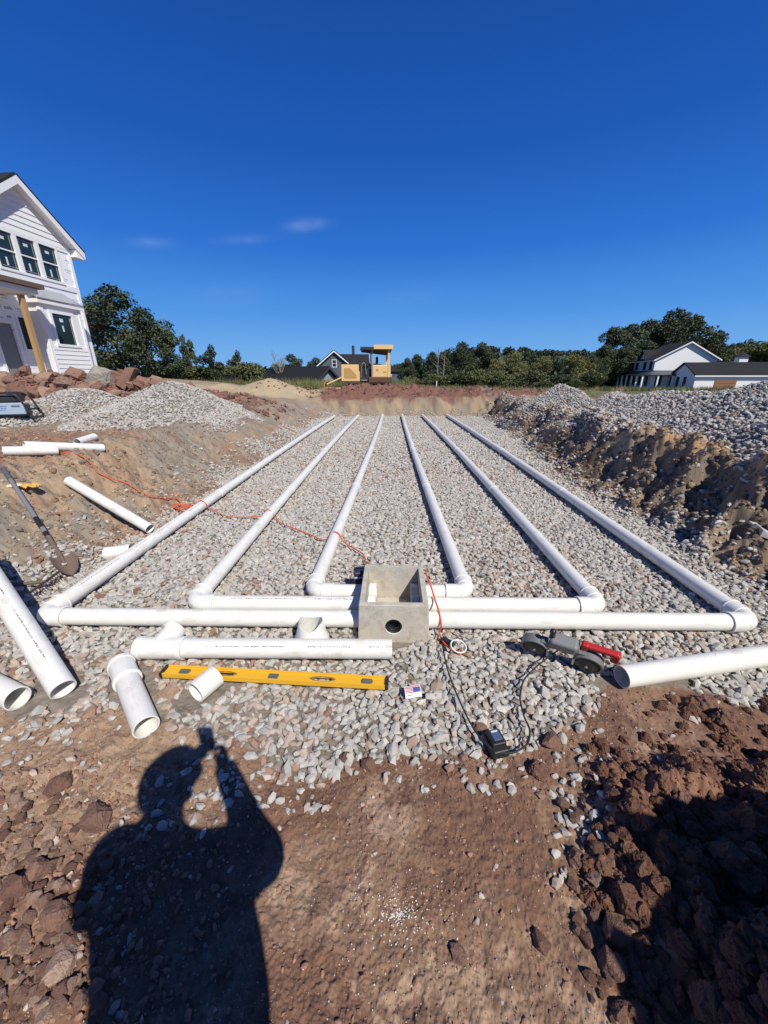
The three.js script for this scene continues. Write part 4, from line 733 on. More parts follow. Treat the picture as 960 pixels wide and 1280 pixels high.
    // little cupola on the ridge
    part('cupola', [box(1.5, 1.3, 1.5, x0 + 10.5, ry + 0.5, zc - 1.8)], trimWhite, t); part('cupola_roof', new THREE.ConeGeometry(1.45, 1.0, 4).rotateY(Math.PI / 4).translate(x0 + 10.5, ry + 1.65, zc - 1.8), roofM, t); }
}
{ // blue-grey house behind the bulldozer
  const base = away(419, 479, -75), t = thing('grey_house', 'blue-grey house with white rake boards behind the yellow bulldozer', 'house', [base[0], base[1], -75], 0.12);
  const blue = std(0.085, 0.105, 0.14, 0.75), roofM = shingles(0.06, 0.06, 0.068);
  gabled(t, 6.6, 6, 3.0, 0.80, blue, roofM, 0.45, trimWhite, -3);
  win(t, 0, 3.5, 0.03, 0.75, 1.2, 0);
  const s = new THREE.Shape([[-2.8, -3], [2.8, -3], [2.8, 3.2], [0, 5.15], [-2.8, 3.2]].map((p) => new THREE.Vector2(...p)));
  part('long_wing', new THREE.ExtrudeGeometry(s, { depth: 6.4, bevelEnabled: false }).rotateY(Math.PI / 2).translate(0, 0, -3.6), blue, t);
  part('wing_roof', [slab([0, 2.95, -0.5], [6.7, 2.95, -0.5], [6.7, 5.2, -3.6], [0, 5.2, -3.6], -0.15), slab([0, 5.2, -3.6], [6.7, 5.2, -3.6], [6.7, 2.95, -6.7], [0, 2.95, -6.7], -0.15)], roofM, t);
  part('low_wing', box(8, 5, 5, 9.8, -0.35, -3.4), blue, t); part('low_roof', [slab([5.8, 2.0, -0.6], [14, 2.0, -0.6], [14, 3.0, -3.4], [5.8, 3.0, -3.4], -0.14), slab([5.8, 3.0, -3.4], [14, 3.0, -3.4], [14, 2.0, -6.2], [5.8, 2.0, -6.2], -0.14)], roofM, t);
  for (const x of [7.8, 10.4]) win(t, x, 0.9, -0.87, 0.9, 1.3, 0);
}
{ // low barn
  const base = away(409, 483, -58), t = thing('low_barn', 'low barn with a long black roof left of the blue-grey house', 'barn', [base[0], base[1] - 0.25, -58], 1.12);
  gabled(t, 5.4, 10.0, 1.2, 0.62, std(0.30, 0.32, 0.33, 0.8), shingles(0.022, 0.024, 0.034), 0.5, std(0.05, 0.05, 0.055, 0.6), -3);
  part('barn_door', box(1.6, 2.2, 0.08, 0, 0.2, 0.05), std(0.40, 0.40, 0.38, 0.7), t);
}
// ------------------------------------------------------------------ machines and vehicles
{
  const Z = -25, base = away(457, 493, Z), px = 0.0512;
  const t = thing('bulldozer', 'small yellow bulldozer with a canopy on the red dirt beyond the gravel bed', 'bulldozer', [base[0], base[1], Z], 0.10);
  const y1 = std(0.72, 0.49, 0.215, 0.5), y2 = std(0.45, 0.27, 0.09, 0.6), dk = std(0.025, 0.023, 0.022, 0.7), rust = std(0.10, 0.065, 0.045, 0.85), greyM = std(0.30, 0.30, 0.30, 0.5);
  for (const s of [-1, 1]) {   // tracks: belt with grousers, rollers
    const z = s * 0.72, sh = new THREE.Shape(); const r = 0.36; sh.absarc(-1.0, 0.38, r, Math.PI / 2, Math.PI * 1.5, false); sh.absarc(1.05, 0.38, r, -Math.PI / 2, Math.PI / 2, false); sh.closePath();
    const hole = new THREE.Path(); hole.absarc(-1.0, 0.38, r - 0.06, Math.PI / 2, Math.PI * 1.5, false); hole.absarc(1.05, 0.38, r - 0.06, -Math.PI / 2, Math.PI / 2, false); hole.closePath(); sh.holes.push(hole);
    const k = part('track', new THREE.ExtrudeGeometry(sh, { depth: 0.42, bevelEnabled: false, curveSegments: 14 }).translate(0, 0, z - 0.21), rust, t);
    for (let i = 0; i < 30; i++) { const u = i / 30 * (2 * 2.05 + 2 * Math.PI * r); let x, y, a; if (u < 2.05) { x = -1 + u; y = 0.38 + r; a = 0; } else if (u < 2.05 + Math.PI * r) { const q = (u - 2.05) / r; x = 1.05 + Math.sin(q) * r; y = 0.38 + Math.cos(q) * r; a = -q; } else if (u < 4.1 + Math.PI * r) { x = 1.05 - (u - 2.05 - Math.PI * r); y = 0.38 - r; a = 0; } else { const q = (u - 4.1 - Math.PI * r) / r; x = -1 - Math.sin(q) * r; y = 0.38 - Math.cos(q) * r; a = -q; } part('track_shoe', box(0.06, 0.06, 0.44).rotateZ(a).translate(x, y, z), rust, k); }
    part('track_frame', [box(2.0, 0.24, 0.2, 0, 0.36, z), ...[-0.6, -0.2, 0.2, 0.6].map((x) => cyl(0.12, 0.12, 0.24, 16).rotateX(Math.PI / 2).translate(x, 0.2, z)), cyl(0.28, 0.28, 0.26, 18).rotateX(Math.PI / 2).translate(-1, 0.38, z), cyl(0.29, 0.29, 0.26, 18).rotateX(Math.PI / 2).translate(1.05, 0.38, z)], dk, t);
  }
  part('chassis', [rbox(2.4, 0.35, 0.95, 0.05, 0.1, 0.62, 0), box(0.7, 0.9, 0.8, 0.0, 1.1, 0)], dk, t);
  const hood = part('engine_hood', rbox(1.15, 1.0, 0.92, 0.06, -0.93, 1.28, 0), y1, t);
  part('side_panel', wallZ([[-1.32, 0.98], [-0.55, 0.98], [-0.58, 1.18], [-0.95, 1.56], [-1.32, 1.56]], 0.455, 0.475), y2, hood);
  part('exhaust_stack', [rod([-0.72, 1.75, 0.15], [-0.72, 2.45, 0.15], 0.045, 14), rod([-0.72, 2.35, 0.15], [-0.72, 2.85, 0.15], 0.085, 14)], std(0.04, 0.04, 0.05, 0.6), t);
  part('dash', [box(0.22, 0.75, 0.6, -0.26, 1.45, 0), rod([-0.1, 1.6, 0.1], [0.0, 1.95, 0.1], 0.02, 8), rod([-0.1, 1.6, -0.15], [0.02, 1.9, -0.15], 0.02, 8)], dk, t);
  const tank = part('rear_body', rbox(1.12, 0.72, 1.35, 0.06, 0.98, 1.38, 0), y1, t); part('badge', [box(0.14, 0.11, 0.02, 0.72, 1.45, 0.68), box(0.22, 0.05, 0.02, 1.18, 1.34, 0.68)], y2, tank);
  part('fender', rbox(1.45, 0.34, 0.45, 0.05, 0.88, 0.88, 0.74), std(0.10, 0.05, 0.025, 0.7), t); part('hood_top', box(1.16, 0.05, 0.9, -0.93, 1.80, 0), dk, t); part('air_cleaner', cyl(0.13, 0.13, 0.42, 16).translate(-0.36, 1.62, 0.34), dk, t); part('grab_rail', tube([[-0.30, 1.0, 0.5], [-0.22, 1.75, 0.52], [-0.05, 1.85, 0.52], [0.05, 1.2, 0.52]], 0.02, 24, 6), greyM, t); part('step', box(0.4, 0.05, 0.3, -0.1, 0.86, 0.6), greyM, t); part('seat', [rbox(0.45, 0.14, 0.5, 0.05, 0.45, 1.78, 0), rbox(0.14, 0.5, 0.5, 0.05, 0.74, 1.98, 0)], dk, t);
  for (const [x, z, b] of [[0.42, 0.62, 0.9], [0.42, -0.62, 0.9], [1.42, 0.66, 0.1], [1.42, -0.66, 0.9]]) part('post', box(0.11, 2.6 - b, 0.09, x, (2.6 + b) / 2, z), x > 1 ? y1 : greyM, t);
  part('canopy', [slab([-0.28, 2.70, 0.84], [1.66, 2.82, 0.84], [1.66, 2.82, -0.84], [-0.28, 2.70, -0.84], 0.07), box(1.15, 0.24, 0.05, 1.08, 2.74, 0.85)], y1, t); part('canopy_lining', [box(0.80, 0.16, 0.05, 0.10, 2.66, 0.845), slab([-0.22, 2.60, 0.8], [1.6, 2.66, 0.8], [1.6, 2.36, -0.8], [-0.22, 2.56, -0.8], 0.03)], dk, t);
  // blade and arms
  const bl = new THREE.Shape(); bl.absarc(0, 0, 0.62, 2.45, 3.75, false); bl.absarc(0, 0, 0.57, 3.75, 2.45, true);
  part('blade', new THREE.ExtrudeGeometry(bl, { depth: 2.5, bevelEnabled: false, curveSegments: 10 }).scale(1, 1, 1).translate(-1.95, 0.42, -1.25), y2, t);
  for (const s of [-1, 1]) part('push_arm', [bar([-2.5, 0.35, s * 0.95], [-0.4, 0.42, s * 0.98], 0.13, 0.12), rod([-2.4, 0.62, s * 0.5], [-1.4, 1.05, s * 0.42], 0.05, 10)], y1, t);
}
function wallZ(pts, z0, z1) { return new THREE.ExtrudeGeometry(new THREE.Shape(pts.map((p) => new THREE.Vector2(...p))), { depth: z1 - z0, bevelEnabled: false }).translate(0, 0, z0); }
{ // black car parked far off on the left
  const base = away(277, 489, -48), t = thing('black_car', 'black car parked beyond the sand heap on the left', 'car', [base[0], base[1], -48], 0.12);
  const paint = new THREE.MeshPhysicalMaterial({ roughness: 0.35, clearcoat: 1, clearcoatRoughness: 0.1 }); paint.color.setRGB(0.008, 0.008, 0.009);
  const s = 1.02, sh = new THREE.Shape(); [[-2.35, 0.38], [-2.38, 0.85], [-2.1, 1.0], [-1.2, 1.12], [-0.55, 1.72], [0.2, 1.86], [1.9, 1.84], [2.28, 1.15], [2.36, 0.75], [2.3, 0.36]].forEach((p, i) => (i ? sh.lineTo(...p) : sh.moveTo(...p))); sh.closePath();
  part('body', new THREE.ExtrudeGeometry(sh, { depth: 1.6, bevelEnabled: true, bevelSize: 0.08, bevelThickness: 0.12, bevelSegments: 3 }).translate(0, 0, -0.8), paint, t);
  for (const z of [-0.93, 0.925]) part('side_window', wallZ([[-0.9, 1.16], [-0.5, 1.62], [0.22, 1.74], [1.78, 1.72], [1.98, 1.2]], z, z + 0.012), std(0.02, 0.022, 0.025, 0.08), t);
  for (const x of [-1.5, 1.45]) for (const z of [-0.78, 0.78]) { const w = part('wheel', [new THREE.TorusGeometry(0.27, 0.11, 12, 28).translate(x, 0.36, z)], std(0.015, 0.015, 0.015, 0.8), t); part('rim', cyl(0.20, 0.20, 0.16, 20).rotateX(Math.PI / 2).translate(x, 0.36, z), std(0.25, 0.25, 0.26, 0.35, { metalness: 0.8 }), w); }
  for (const z of [-0.55, 0.55]) part('headlight', rbox(0.06, 0.14, 0.34, 0.02, -2.42, 0.8, z), std(0.6, 0.6, 0.6, 0.2), t);
  part('mirror', rbox(0.14, 0.14, 0.2, 0.03, -0.75, 1.2, 1.02), paint, t);
}
{ // portable generator at the left edge
  const p = ground(16, 521, 0), t = thing('generator', 'portable generator in a black tube frame at the left edge of the bank', 'generator', [p[0], p[1] - 0.03, p[2]], 0.35);
  const bl = std(0.02, 0.02, 0.022, 0.45), gr = std(0.52, 0.58, 0.66, 0.45);
  for (const z of [-0.2, 0.2]) part('frame_tube', tube([[0.40, 0.0, z], [0.33, 0.18, z], [0.24, 0.40, z], [0.12, 0.445, z], [-0.2, 0.44, z], [-0.36, 0.40, z], [-0.40, 0.2, z], [-0.42, 0.0, z]], 0.017, 60, 10), bl, t);
  part('cross_tube', [rod([0.34, 0.17, -0.2], [0.34, 0.17, 0.2], 0.015), rod([-0.39, 0.25, -0.2], [-0.39, 0.25, 0.2], 0.015), rod([0.4, 0.02, -0.2], [0.4, 0.02, 0.2], 0.015), rod([-0.42, 0.02, -0.2], [-0.42, 0.02, 0.2], 0.015)], bl, t);
  const panelTex = canvasTex(256, 96, (g, w, h) => { g.fillStyle = '#9fb0c2'; g.fillRect(0, 0, w, h); g.fillStyle = '#2f4f7a'; for (const [y, a, b] of [[22, 30, 120], [40, 34, 110], [58, 50, 90]]) for (let x = a; x < a + b; x += 9) g.fillRect(x, y, rr(4, 7), 9); g.fillStyle = '#5b666f'; g.fillRect(180, 20, 54, 16); });
  part('control_panel', rbox(0.60, 0.20, 0.05, 0.012, -0.0, 0.185, 0.185), new THREE.MeshStandardMaterial({ map: panelTex, roughness: 0.45 }), t);
  part('tank', rbox(0.5, 0.13, 0.34, 0.04, -0.05, 0.345, 0), std(0.03, 0.03, 0.034, 0.4), t); part('engine', [rbox(0.5, 0.22, 0.3, 0.03, 0, 0.15, 0), cyl(0.09, 0.09, 0.16, 18).rotateX(Math.PI / 2).translate(0.12, 0.2, 0.1)], std(0.06, 0.06, 0.065, 0.5), t); part('muffler', rbox(0.12, 0.16, 0.26, 0.03, -0.3, 0.25, 0), gr, t);
}
{ const p = away(545, 493, -21.5); single('grade_stake', 'white grade stake standing on the far edge of the bed', 'stake', [bar([p[0], 0.55, -21.5], [p[0] + 0.01, p[1] + 0.66, -21.5], 0.045, 0.03), new THREE.ConeGeometry(0.028, 0.06, 4).translate(p[0] + 0.01, p[1] + 0.69, -21.5)], std(0.75, 0.73, 0.68, 0.8)); }
// ------------------------------------------------------------------ rocks and clods
function rockGeo(sd, det, fx, fy, fz, rough, cuts = 5) {
  seed(sd);
  const g = mergeVertices(new THREE.IcosahedronGeometry(1, det).deleteAttribute('normal').deleteAttribute('uv')), p = g.attributes.position, v = new THREE.Vector3(), pl = [];
  for (let i = 0; i < cuts; i++) pl.push([new THREE.Vector3(rr(-1, 1), rr(-1, 1), rr(-1, 1)).normalize(), rr(0.55, 0.85)]);
  const ox = rr(0, 90), oy = rr(0, 90);
  for (let i = 0; i < p.count; i++) {
    v.fromBufferAttribute(p, i);
    for (const [n, d] of pl) { const k = v.dot(n) - d; if (k > 0) v.addScaledVector(n, -k * 0.92); }
    const f = 1 + rough * (fbm(v.x * 2 + ox + v.z * 1.3, v.y * 2 + oy - v.z, 4) + 0.4 * vn(v.x * 9 + oy, v.y * 9 + v.z * 7));
    p.setXYZ(i, v.x * fx * f, v.y * fy * f, v.z * fz * f);
  }
  g.computeVertexNormals(); return g;
}
// broken stone: a cut block with chipped faces
function brokenGeo(sd, n, fx, fy, fz, rough) {
  seed(sd); const pts = []; for (let i = 0; i < n; i++) { const u = 1 - 2 * (i + 0.5) / n, a = i * 2.4 + rr(-0.6, 0.6), s = Math.sqrt(1 - u * u), k = rr(0.72, 1.22); pts.push(new THREE.Vector3(Math.cos(a) * s * k, u * k, Math.sin(a) * s * k)); }
  let g = new ConvexGeometry(pts);
  for (let it = 0; it < (n > 14 ? 3 : 2); it++) {   // split every face in four
    const p = g.attributes.position, P = []; const v = (i) => new THREE.Vector3().fromBufferAttribute(p, i);
    for (let i = 0; i < p.count; i += 3) { const a = v(i), b = v(i + 1), c = v(i + 2), ab = a.clone().lerp(b, 0.5), bc = b.clone().lerp(c, 0.5), ca = c.clone().lerp(a, 0.5); for (const t of [[a, ab, ca], [ab, b, bc], [ca, bc, c], [ab, bc, ca]]) for (const q of t) P.push(q.x, q.y, q.z); }
    g = new THREE.BufferGeometry(); g.setAttribute('position', new THREE.Float32BufferAttribute(P, 3));
  }
  const p = g.attributes.position, o = rr(0, 80);
  for (let i = 0; i < p.count; i++) { const x = p.getX(i), y = p.getY(i), z = p.getZ(i), f = 1 + rough * (fbm(x * 3 + o + z * 2.1, y * 3 - z * 1.7 + o, 3) + 0.5 * vn(x * 10 + o, y * 10 + z * 8)); p.setXYZ(i, x * fx * f, y * fy * f, z * fz * f); }
  g.computeVertexNormals(); return g;
}
const rockShapes = [...Array(8)].map((_, i) => brokenGeo(300 + i, 15 + i % 4, 1, 0.58 + 0.06 * (i % 4), 0.74 + 0.05 * (i % 3), 0.09));
const clodShapes = [...Array(6)].map((_, i) => brokenGeo(400 + i, 16, 1, 0.72 + 0.06 * (i % 3), 0.85, 0.22));
const slabShapes = [...Array(6)].map((_, i) => brokenGeo(500 + i, 10 + i % 3, 1, 0.34 + 0.05 * i, 0.72, 0.07));
const smallShapes = [...Array(6)].map((_, i) => rockGeo(600 + i, 1, 1, 0.62, 0.8, 0.2, 3));
seed(610);
const rockTex = canvasTex(256, 256, (g, w, h) => { g.fillStyle = '#808080'; g.fillRect(0, 0, w, h); for (let i = 0; i < 3000; i++) { const v = rnd() < 0.5 ? 40 : 220; g.fillStyle = `rgba(${v},${v},${v},${rr(0.03, 0.25)})`; g.beginPath(); g.arc(rnd() * w, rnd() * h, rr(0.5, 5), 0, 7); g.fill(); } }, false);
for (const g of [...rockShapes, ...clodShapes, ...slabShapes]) { const p = g.attributes.position, u = new Float32Array(p.count * 2); for (let i = 0; i < p.count; i++) { u[i * 2] = p.getX(i) * 0.6 + p.getY(i) * 0.4; u[i * 2 + 1] = p.getZ(i) * 0.6 + p.getY(i) * 0.5; } g.setAttribute('uv', new THREE.BufferAttribute(u, 2)); }
const rockM = (r, g, b) => std(r, g, b, 0.93, { bumpMap: rockTex, bumpScale: 0.010 });
const redRocks = [rockM(0.245, 0.142, 0.100), rockM(0.20, 0.110, 0.078), rockM(0.30, 0.195, 0.140), rockM(0.17, 0.088, 0.062)], greyRock = rockM(0.30, 0.275, 0.225), tanRock = rockM(0.36, 0.245, 0.18), clodM = [rockM(0.165, 0.075, 0.045), rockM(0.205, 0.10, 0.062), rockM(0.145, 0.065, 0.04)];
function placeRock(name, label, shapes, mat, x, z, r, group, sink = 0.3, squash = 1, y) {
  const m = shade(new THREE.Mesh(shapes[Math.floor(rnd() * shapes.length)], mat)); m.name = numbered(name); m.userData = { label, category: 'rock' }; if (group) m.userData.group = group;
  m.position.set(x, (y ?? H(x, z)) + r * (0.5 - sink) * squash, z); m.rotation.set(rr(-0.35, 0.35), rr(0, 6.28), rr(-0.35, 0.35)); m.scale.set(r, r * squash, r); scene.add(m); return m;
}
seed(8080);
// the broken slabs on the ridge at the left
for (let i = 0; i < 150; i++) {
  const u = rnd(), x = lerp(-15.5, -5.6, u), cz = lerp(-11.9, -13.9, sst(-14, -5, x)), z = cz + rr(-0.2, 1.5), big = rr(0.10, 0.34) * (1 - 0.35 * sst(-8, -5.5, x));
  const m = placeRock('broken_rock', x < -12 ? 'red-brown slab in the ridge, left of the porch post' : x < -9.5 ? 'red-brown slab in the ridge below the bay window' : x < -7.5 ? 'red-brown slab in the ridge beside the grey boulder' : 'red-brown slab at the low right end of the ridge', slabShapes.concat(rockShapes), redRocks[i % 4], x, z, big, 'slabs in the red-brown ridge', 0.15); m.rotation.set(rr(-0.7, 0.7), rr(0, 6.28), rr(-0.7, 0.7));
}
{ const m = placeRock('boulder', 'large grey boulder on top of the red-brown ridge', rockShapes, greyRock, -9.35, -12.6, 0.46, null, 0.1); m.rotation.set(0.3, 1.1, 0.2); }
{ const m = placeRock('boulder', 'tallest red-brown slab tilted up beside the grey boulder', slabShapes, redRocks[1], -8.55, -12.7, 0.58, null, 0.0); m.rotation.set(0.5, 0.6, 0.5); }
{ const m = placeRock('boulder', 'flat red-brown slab right of the tilted slab on the ridge crest', slabShapes, redRocks[0], -7.55, -13.0, 0.52, null, 0.1); m.rotation.set(0.2, 0.2, -0.25); }
// foreground rubble at the lower left
const at = (px, py) => { const p = ground(px, py); return [p[0], p[2]]; };
for (const [px, py, r, k, lab] of [[110, 1000 - 0, 0.0, 0, ''], [80, 1210, 0.055, 2, 'tall pale orange stone standing at the edge of the shadow, lower left'], [120, 1030, 0.066, 1, 'largest red-brown rock just above the left shoulder of the shadow'], [75, 985, 0.05, 3, 'flat dark red rock at the top of the rubble on the left'], [48, 1090, 0.042, 0, 'angular red-brown rock in the middle of the left rubble'], [72, 1148, 0.048, 1, 'blocky red-brown rock below the middle of the left rubble'], [66, 1043, 0.036, 2, 'pale pinkish rock left of the shadow shoulder'], [20, 1115, 0.05, 3, 'dark red rock at the left edge of the photo'], [60, 1272, 0.03, 2, 'pale rounded stone at the bottom left corner']]) {
  if (!lab) continue; const [x, z] = at(px, py); placeRock('rock', lab, rockShapes, k === 2 ? tanRock : redRocks[k], x, z, r, null, 0.15);
}
for (const [px, py, r, k, lab] of [[105, 1022, 0.022, 0, ''], [640 / 1, 1050, 0, 0, ''], [615, 905, 0.0, 0, ''], [462, 958, 0.036, 1, 'reddish rock at the edge of the gravel right of the shadow'], [430, 950, 0.03, 3, 'dark reddish clod at the gravel edge left of the twin stones'], [688, 930, 0.055, 1, 'red-brown rock right of the black cord loop'], [600, 915, 0.045, 0, 'small red rock behind the battery'], [672, 965, 0.045, 3, 'brown clod between the gravel tongue and the red heap'], [628, 850, 0, 0, ''], [745, 1098, 0.034, 2, 'smooth pink oval stone at the foot of the red heap'], [720, 1075, 0.036, 1, 'dark red upright stone beside the pink oval stone'], [769, 1168, 0.052, 3, 'large dark brown rock at the foot of the red heap'], [765, 1210, 0.045, 1, 'dark red rock below the large brown rock'], [675, 1178, 0.032, 3, 'flat dark red rock pressed into the trodden soil'], [575, 1195, 0.03, 0, 'pointed red stone pressed into the soil at bottom centre'], [880, 885, 0.065, 1, 'pointed red-brown clod at the top of the red heap'], [905, 905, 0.07, 3, 'broad dark clod at the crest of the red heap'], [850, 1000, 0.035, 0, 'rounded brown clod midway on the red heap'], [213, 868, 0.058, 2, 'large flat pinkish rock below the left end of the level'], [122, 742, 0.0, 0, ''], [172, 740, 0.04, 0, 'flat red stone inside the corner of the outermost left drain line'], [127, 748, 0.045, 1, 'red stone next to the outermost left elbow'], [220, 300, 0, 0, '']]) {
  if (!lab) continue; const [x, z] = at(px, py); placeRock(/clod/.test(lab) ? 'clod' : 'rock', lab, /clod/.test(lab) ? clodShapes : rockShapes, k === 2 ? tanRock : redRocks[k], x, z, r, null, 0.2);
}
// many smaller rocks: each group's largest as rocks of their own
for (let i = 0; i < 260; i++) { const px = rr(-20, 150), py = rr(985, 1270), [x, z] = at(px, py); if (px > 60 + rr(0, 90)) continue; placeRock('rubble_rock', py < 1060 ? 'red-brown rock in the upper part of the loose rubble at lower left' : py < 1160 ? 'red-brown rock in the middle of the loose rubble at lower left' : 'red-brown rock in the bottom part of the loose rubble at lower left', rockShapes, rnd() < 0.2 ? tanRock : redRocks[i % 4], x, z, rr(0.009, 0.027), 'rocks of the lower left rubble', 0.1); }
for (let i = 0; i < 210; i++) { const px = rr(735, 985), py = 872 + Math.pow(rnd(), 1.1) * 270, [x, z] = at(px, py); if (py > 905 + (960 - px) * 0.1 || px > 800) placeRock('soil_clod', py < 950 ? (px < 860 ? 'brown clod on the sunlit left half of the red heap' : 'brown clod on the sunlit right half of the red heap') : (px < 860 ? 'dark clod in the left part of the shaded red heap' : 'dark clod in the right part of the shaded red heap'), clodShapes, clodM[i % 3], x, z, rr(0.010, 0.036) * (rnd() < 0.16 ? 1.8 : 1), 'clods on the red heap', 0.3); }
for (let i = 0; i < 60; i++) { const py = rr(1000, 1275), px = 715 + (py - 1000) * 0.18 + rr(-25, 60), [x, z] = at(px, py); placeRock('soil_clod', py < 1130 ? 'small brown stone at the foot of the red heap, above the large brown rock' : 'small brown stone at the foot of the red heap, below the large brown rock', rockShapes, rnd() < 0.15 ? tanRock : redRocks[1 + 2 * (i % 2)], x, z, rr(0.010, 0.030), 'stones along the foot of the red heap', 0.1); }
const tone = (c, a, b) => { const k = rr(a, b); return c.map((q) => q * k); };
for (let i = 0; i < 70; i++) { const [x, z] = at(rr(800, 985), rr(1120, 1279)); placeRock('soil_clod', 'clod in the deep shade at the bottom right corner', clodShapes, clodM[i % 3], x, z, rr(0.010, 0.034) * (rnd() < 0.15 ? 1.6 : 1), 'clods in the bottom right corner', 0.25); }
// finer stuff
{ const list = [], chips = [];
  for (let i = 0; i < 26000; i++) { const x = rr(-2.6, 1.9), z = rr(-1.75, -0.35), m = redMound(x, z), heap = clamp((m.face + m.foot) * 3), rub = sst(-0.4, -0.75, x + 0.15 * vn(x * 3, z * 3)) * sst(-1.25, -1.0, z), k = 0.16 + 0.84 * Math.max(heap, rub) + 0.12 * sst(-0.9, -1.2, z);
    if (rnd() > k || stoneCover(x, z) > 0.7) continue; const r = (0.0025 + 0.010 * Math.pow(rnd(), 2.5)) * (rub > 0.4 || heap > 0.4 ? 1.35 : 1);
    const v = rr(0.75, 1.3), c = heap > 0.3 ? [0.18, 0.085, 0.052] : rnd() < 0.12 ? [0.42, 0.36, 0.31] : [0.28, 0.155, 0.105]; list.push({ p: [x, H(x, z) + r * 0.2, z], r, c: c.map((q) => q * v), tilt: 1 }); }
  for (let i = 0; i < 16000; i++) { const x = rr(-6.5, -2.6), z = rr(-7.5, -1.8), uL = toeL(z) - x; if (uL < 0.05) continue; const r = 0.004 + 0.016 * Math.pow(rnd(), 3), v = rr(0.7, 1.35); list.push({ p: [x, H(x, z) + r * 0.2, z], r, tilt: 1, c: (rnd() < 0.3 ? [0.24, 0.21, 0.175] : rnd() < 0.5 ? [0.27, 0.155, 0.105] : [0.33, 0.24, 0.15]).map((q) => q * v) }); }
  for (let i = 0; i < 9000; i++) { const z = rr(-9, -1.5), x = toeR(z) + rr(0, 1.2); const r = 0.005 + 0.02 * Math.pow(rnd(), 3), v = rr(0.6, 1.35); list.push({ p: [x, H(x, z) + r * 0.2, z], r, tilt: 1, c: [0.21, 0.15, 0.10].map((q) => q * v) }); }
  for (let i = 0; i < 42000; i++) { const x = rr(-2.4, 1.2), z = -0.36 - Math.pow(rnd(), 0.8) * 1.2; if (stoneCover(x, z) > 0.8) continue; const r = rr(0.0009, 0.0030), k = rnd(), v = rr(0.7, 1.35); list.push({ p: [x, H(x, z) + r * 0.3, z], r, tilt: 1, c: (k < 0.10 ? [0.50, 0.44, 0.38] : k < 0.5 ? [0.31, 0.19, 0.135] : [0.19, 0.10, 0.068]).map((q) => q * v) }); }
  for (let i = 0; i < 900; i++) { const a = rr(0, 6.283), d = Math.pow(rnd(), 1.3), x = 0.04 + Math.cos(a) * d * 0.42, z = -0.66 + Math.sin(a) * d * 0.22; if (rnd() > Math.exp(-d * 2.4)) continue; const r = rr(0.0012, 0.0035); chips.push({ p: [x, H(x, z) + r * 0.5, z], r, tilt: 1, c: [0.66, 0.63, 0.58].map((q) => q * rr(0.8, 1.15)) }); }
  scatter(massOf('soil_crumbs', 'small crumbs and pebbles strewn over the bare red soil'), 'soil_crumb', stoneKinds, new THREE.MeshStandardMaterial({ roughness: 0.95, flatShading: true }), list);
  scatter(massOf('pipe_shavings', 'pale shavings of sawn pipe trodden into the soil at bottom centre'), 'shaving', smallShapes.slice(0, 3), new THREE.MeshStandardMaterial({ roughness: 0.95 }), chips);
  const lumps = [];
  for (let i = 0; i < 3000; i++) { const z = rr(-13, -1.2), x = toeR(z) + rr(-0.05, 1.25), r = 0.010 + 0.045 * Math.pow(rnd(), 4); if (gravelPile(x, z) > H(x, z) - 0.02) continue; lumps.push({ p: [x, H(x, z) + r * 0.1, z], r, tilt: 1, c: tone(rnd() < 0.3 ? [0.25, 0.185, 0.125] : [0.16, 0.115, 0.080], 0.65, 1.25) }); }
  for (let i = 0; i < 3400; i++) { const x = rr(-6.5, -2.6), z = rr(-9, -1.8), uL = toeL(z) - x, r = 0.010 + 0.034 * Math.pow(rnd(), 3.5); if (uL < 0.1 || gravelPile(x, z) > H(x, z) - 0.02) continue; lumps.push({ p: [x, H(x, z) + r * 0.08, z], r, tilt: 1, c: tone(rnd() < 0.4 ? [0.24, 0.20, 0.155] : rnd() < 0.35 ? [0.23, 0.13, 0.09] : [0.30, 0.22, 0.145], 0.75, 1.2) }); }
  scatter(massOf('bank_clods', 'crumbling clods of earth on the faces of both banks'), 'earth_clod', clodShapes, new THREE.MeshStandardMaterial({ roughness: 0.96 }), lumps);
  const strew = [], lay = (s) => { if (!covered(s.p[0], s.p[2])) strew.push(s); };
  const tongue = [[735, 1000, 40, 60, 34], [600, 975, 25, 18, 12], [640, 965, 40, 30, 12], [340, 990, 60, 25, 30], [400, 1005, 14, 10, 9], [700, 1010, 25, 40, 16], [690, 1075, 16, 40, 8], [230, 1010, 60, 40, 16], [120, 930, 120, 40, 40], [520, 975, 80, 30, 16], [265, 960, 30, 40, 26], [30, 900, 60, 30, 40], [800, 930, 80, 30, 10]];
  for (const [px, py, sx, sy, n] of tongue) for (let i = 0; i < n; i++) { const [x, z] = at(px + rr(-1, 1) * sx, py + rr(-1, 1) * sy), r = rr(0.010, 0.025); lay({ p: [x, H(x, z) + r * 0.35, z], r, tilt: 0.4, c: stoneColor(0.12) }); }
  for (let i = 0; i < 900; i++) { const x = rr(-5.5, -2.6), z = rr(-6, -2), uL = toeL(z) - x; if (uL < 0 || rnd() > 0.15 + 0.85 * sst(0.9, 0.1, uL) ) continue; const r = rr(0.008, 0.026); lay({ p: [x, H(x, z) + r * 0.3, z], r, tilt: 0.5, c: stoneColor(0.4) }); }
  for (let i = 0; i < 1600; i++) { const z = rr(-14, -2), x = toeR(z) + rr(0, 1.1), r = rr(0.012, 0.045) * (rnd() < 0.1 ? 1.7 : 1); lay({ p: [x, H(x, z) + r * 0.3, z], r, tilt: 0.7, c: rnd() < 0.4 ? stoneColor(0.1) : tone([0.20, 0.14, 0.095], 0.7, 1.4) }); }
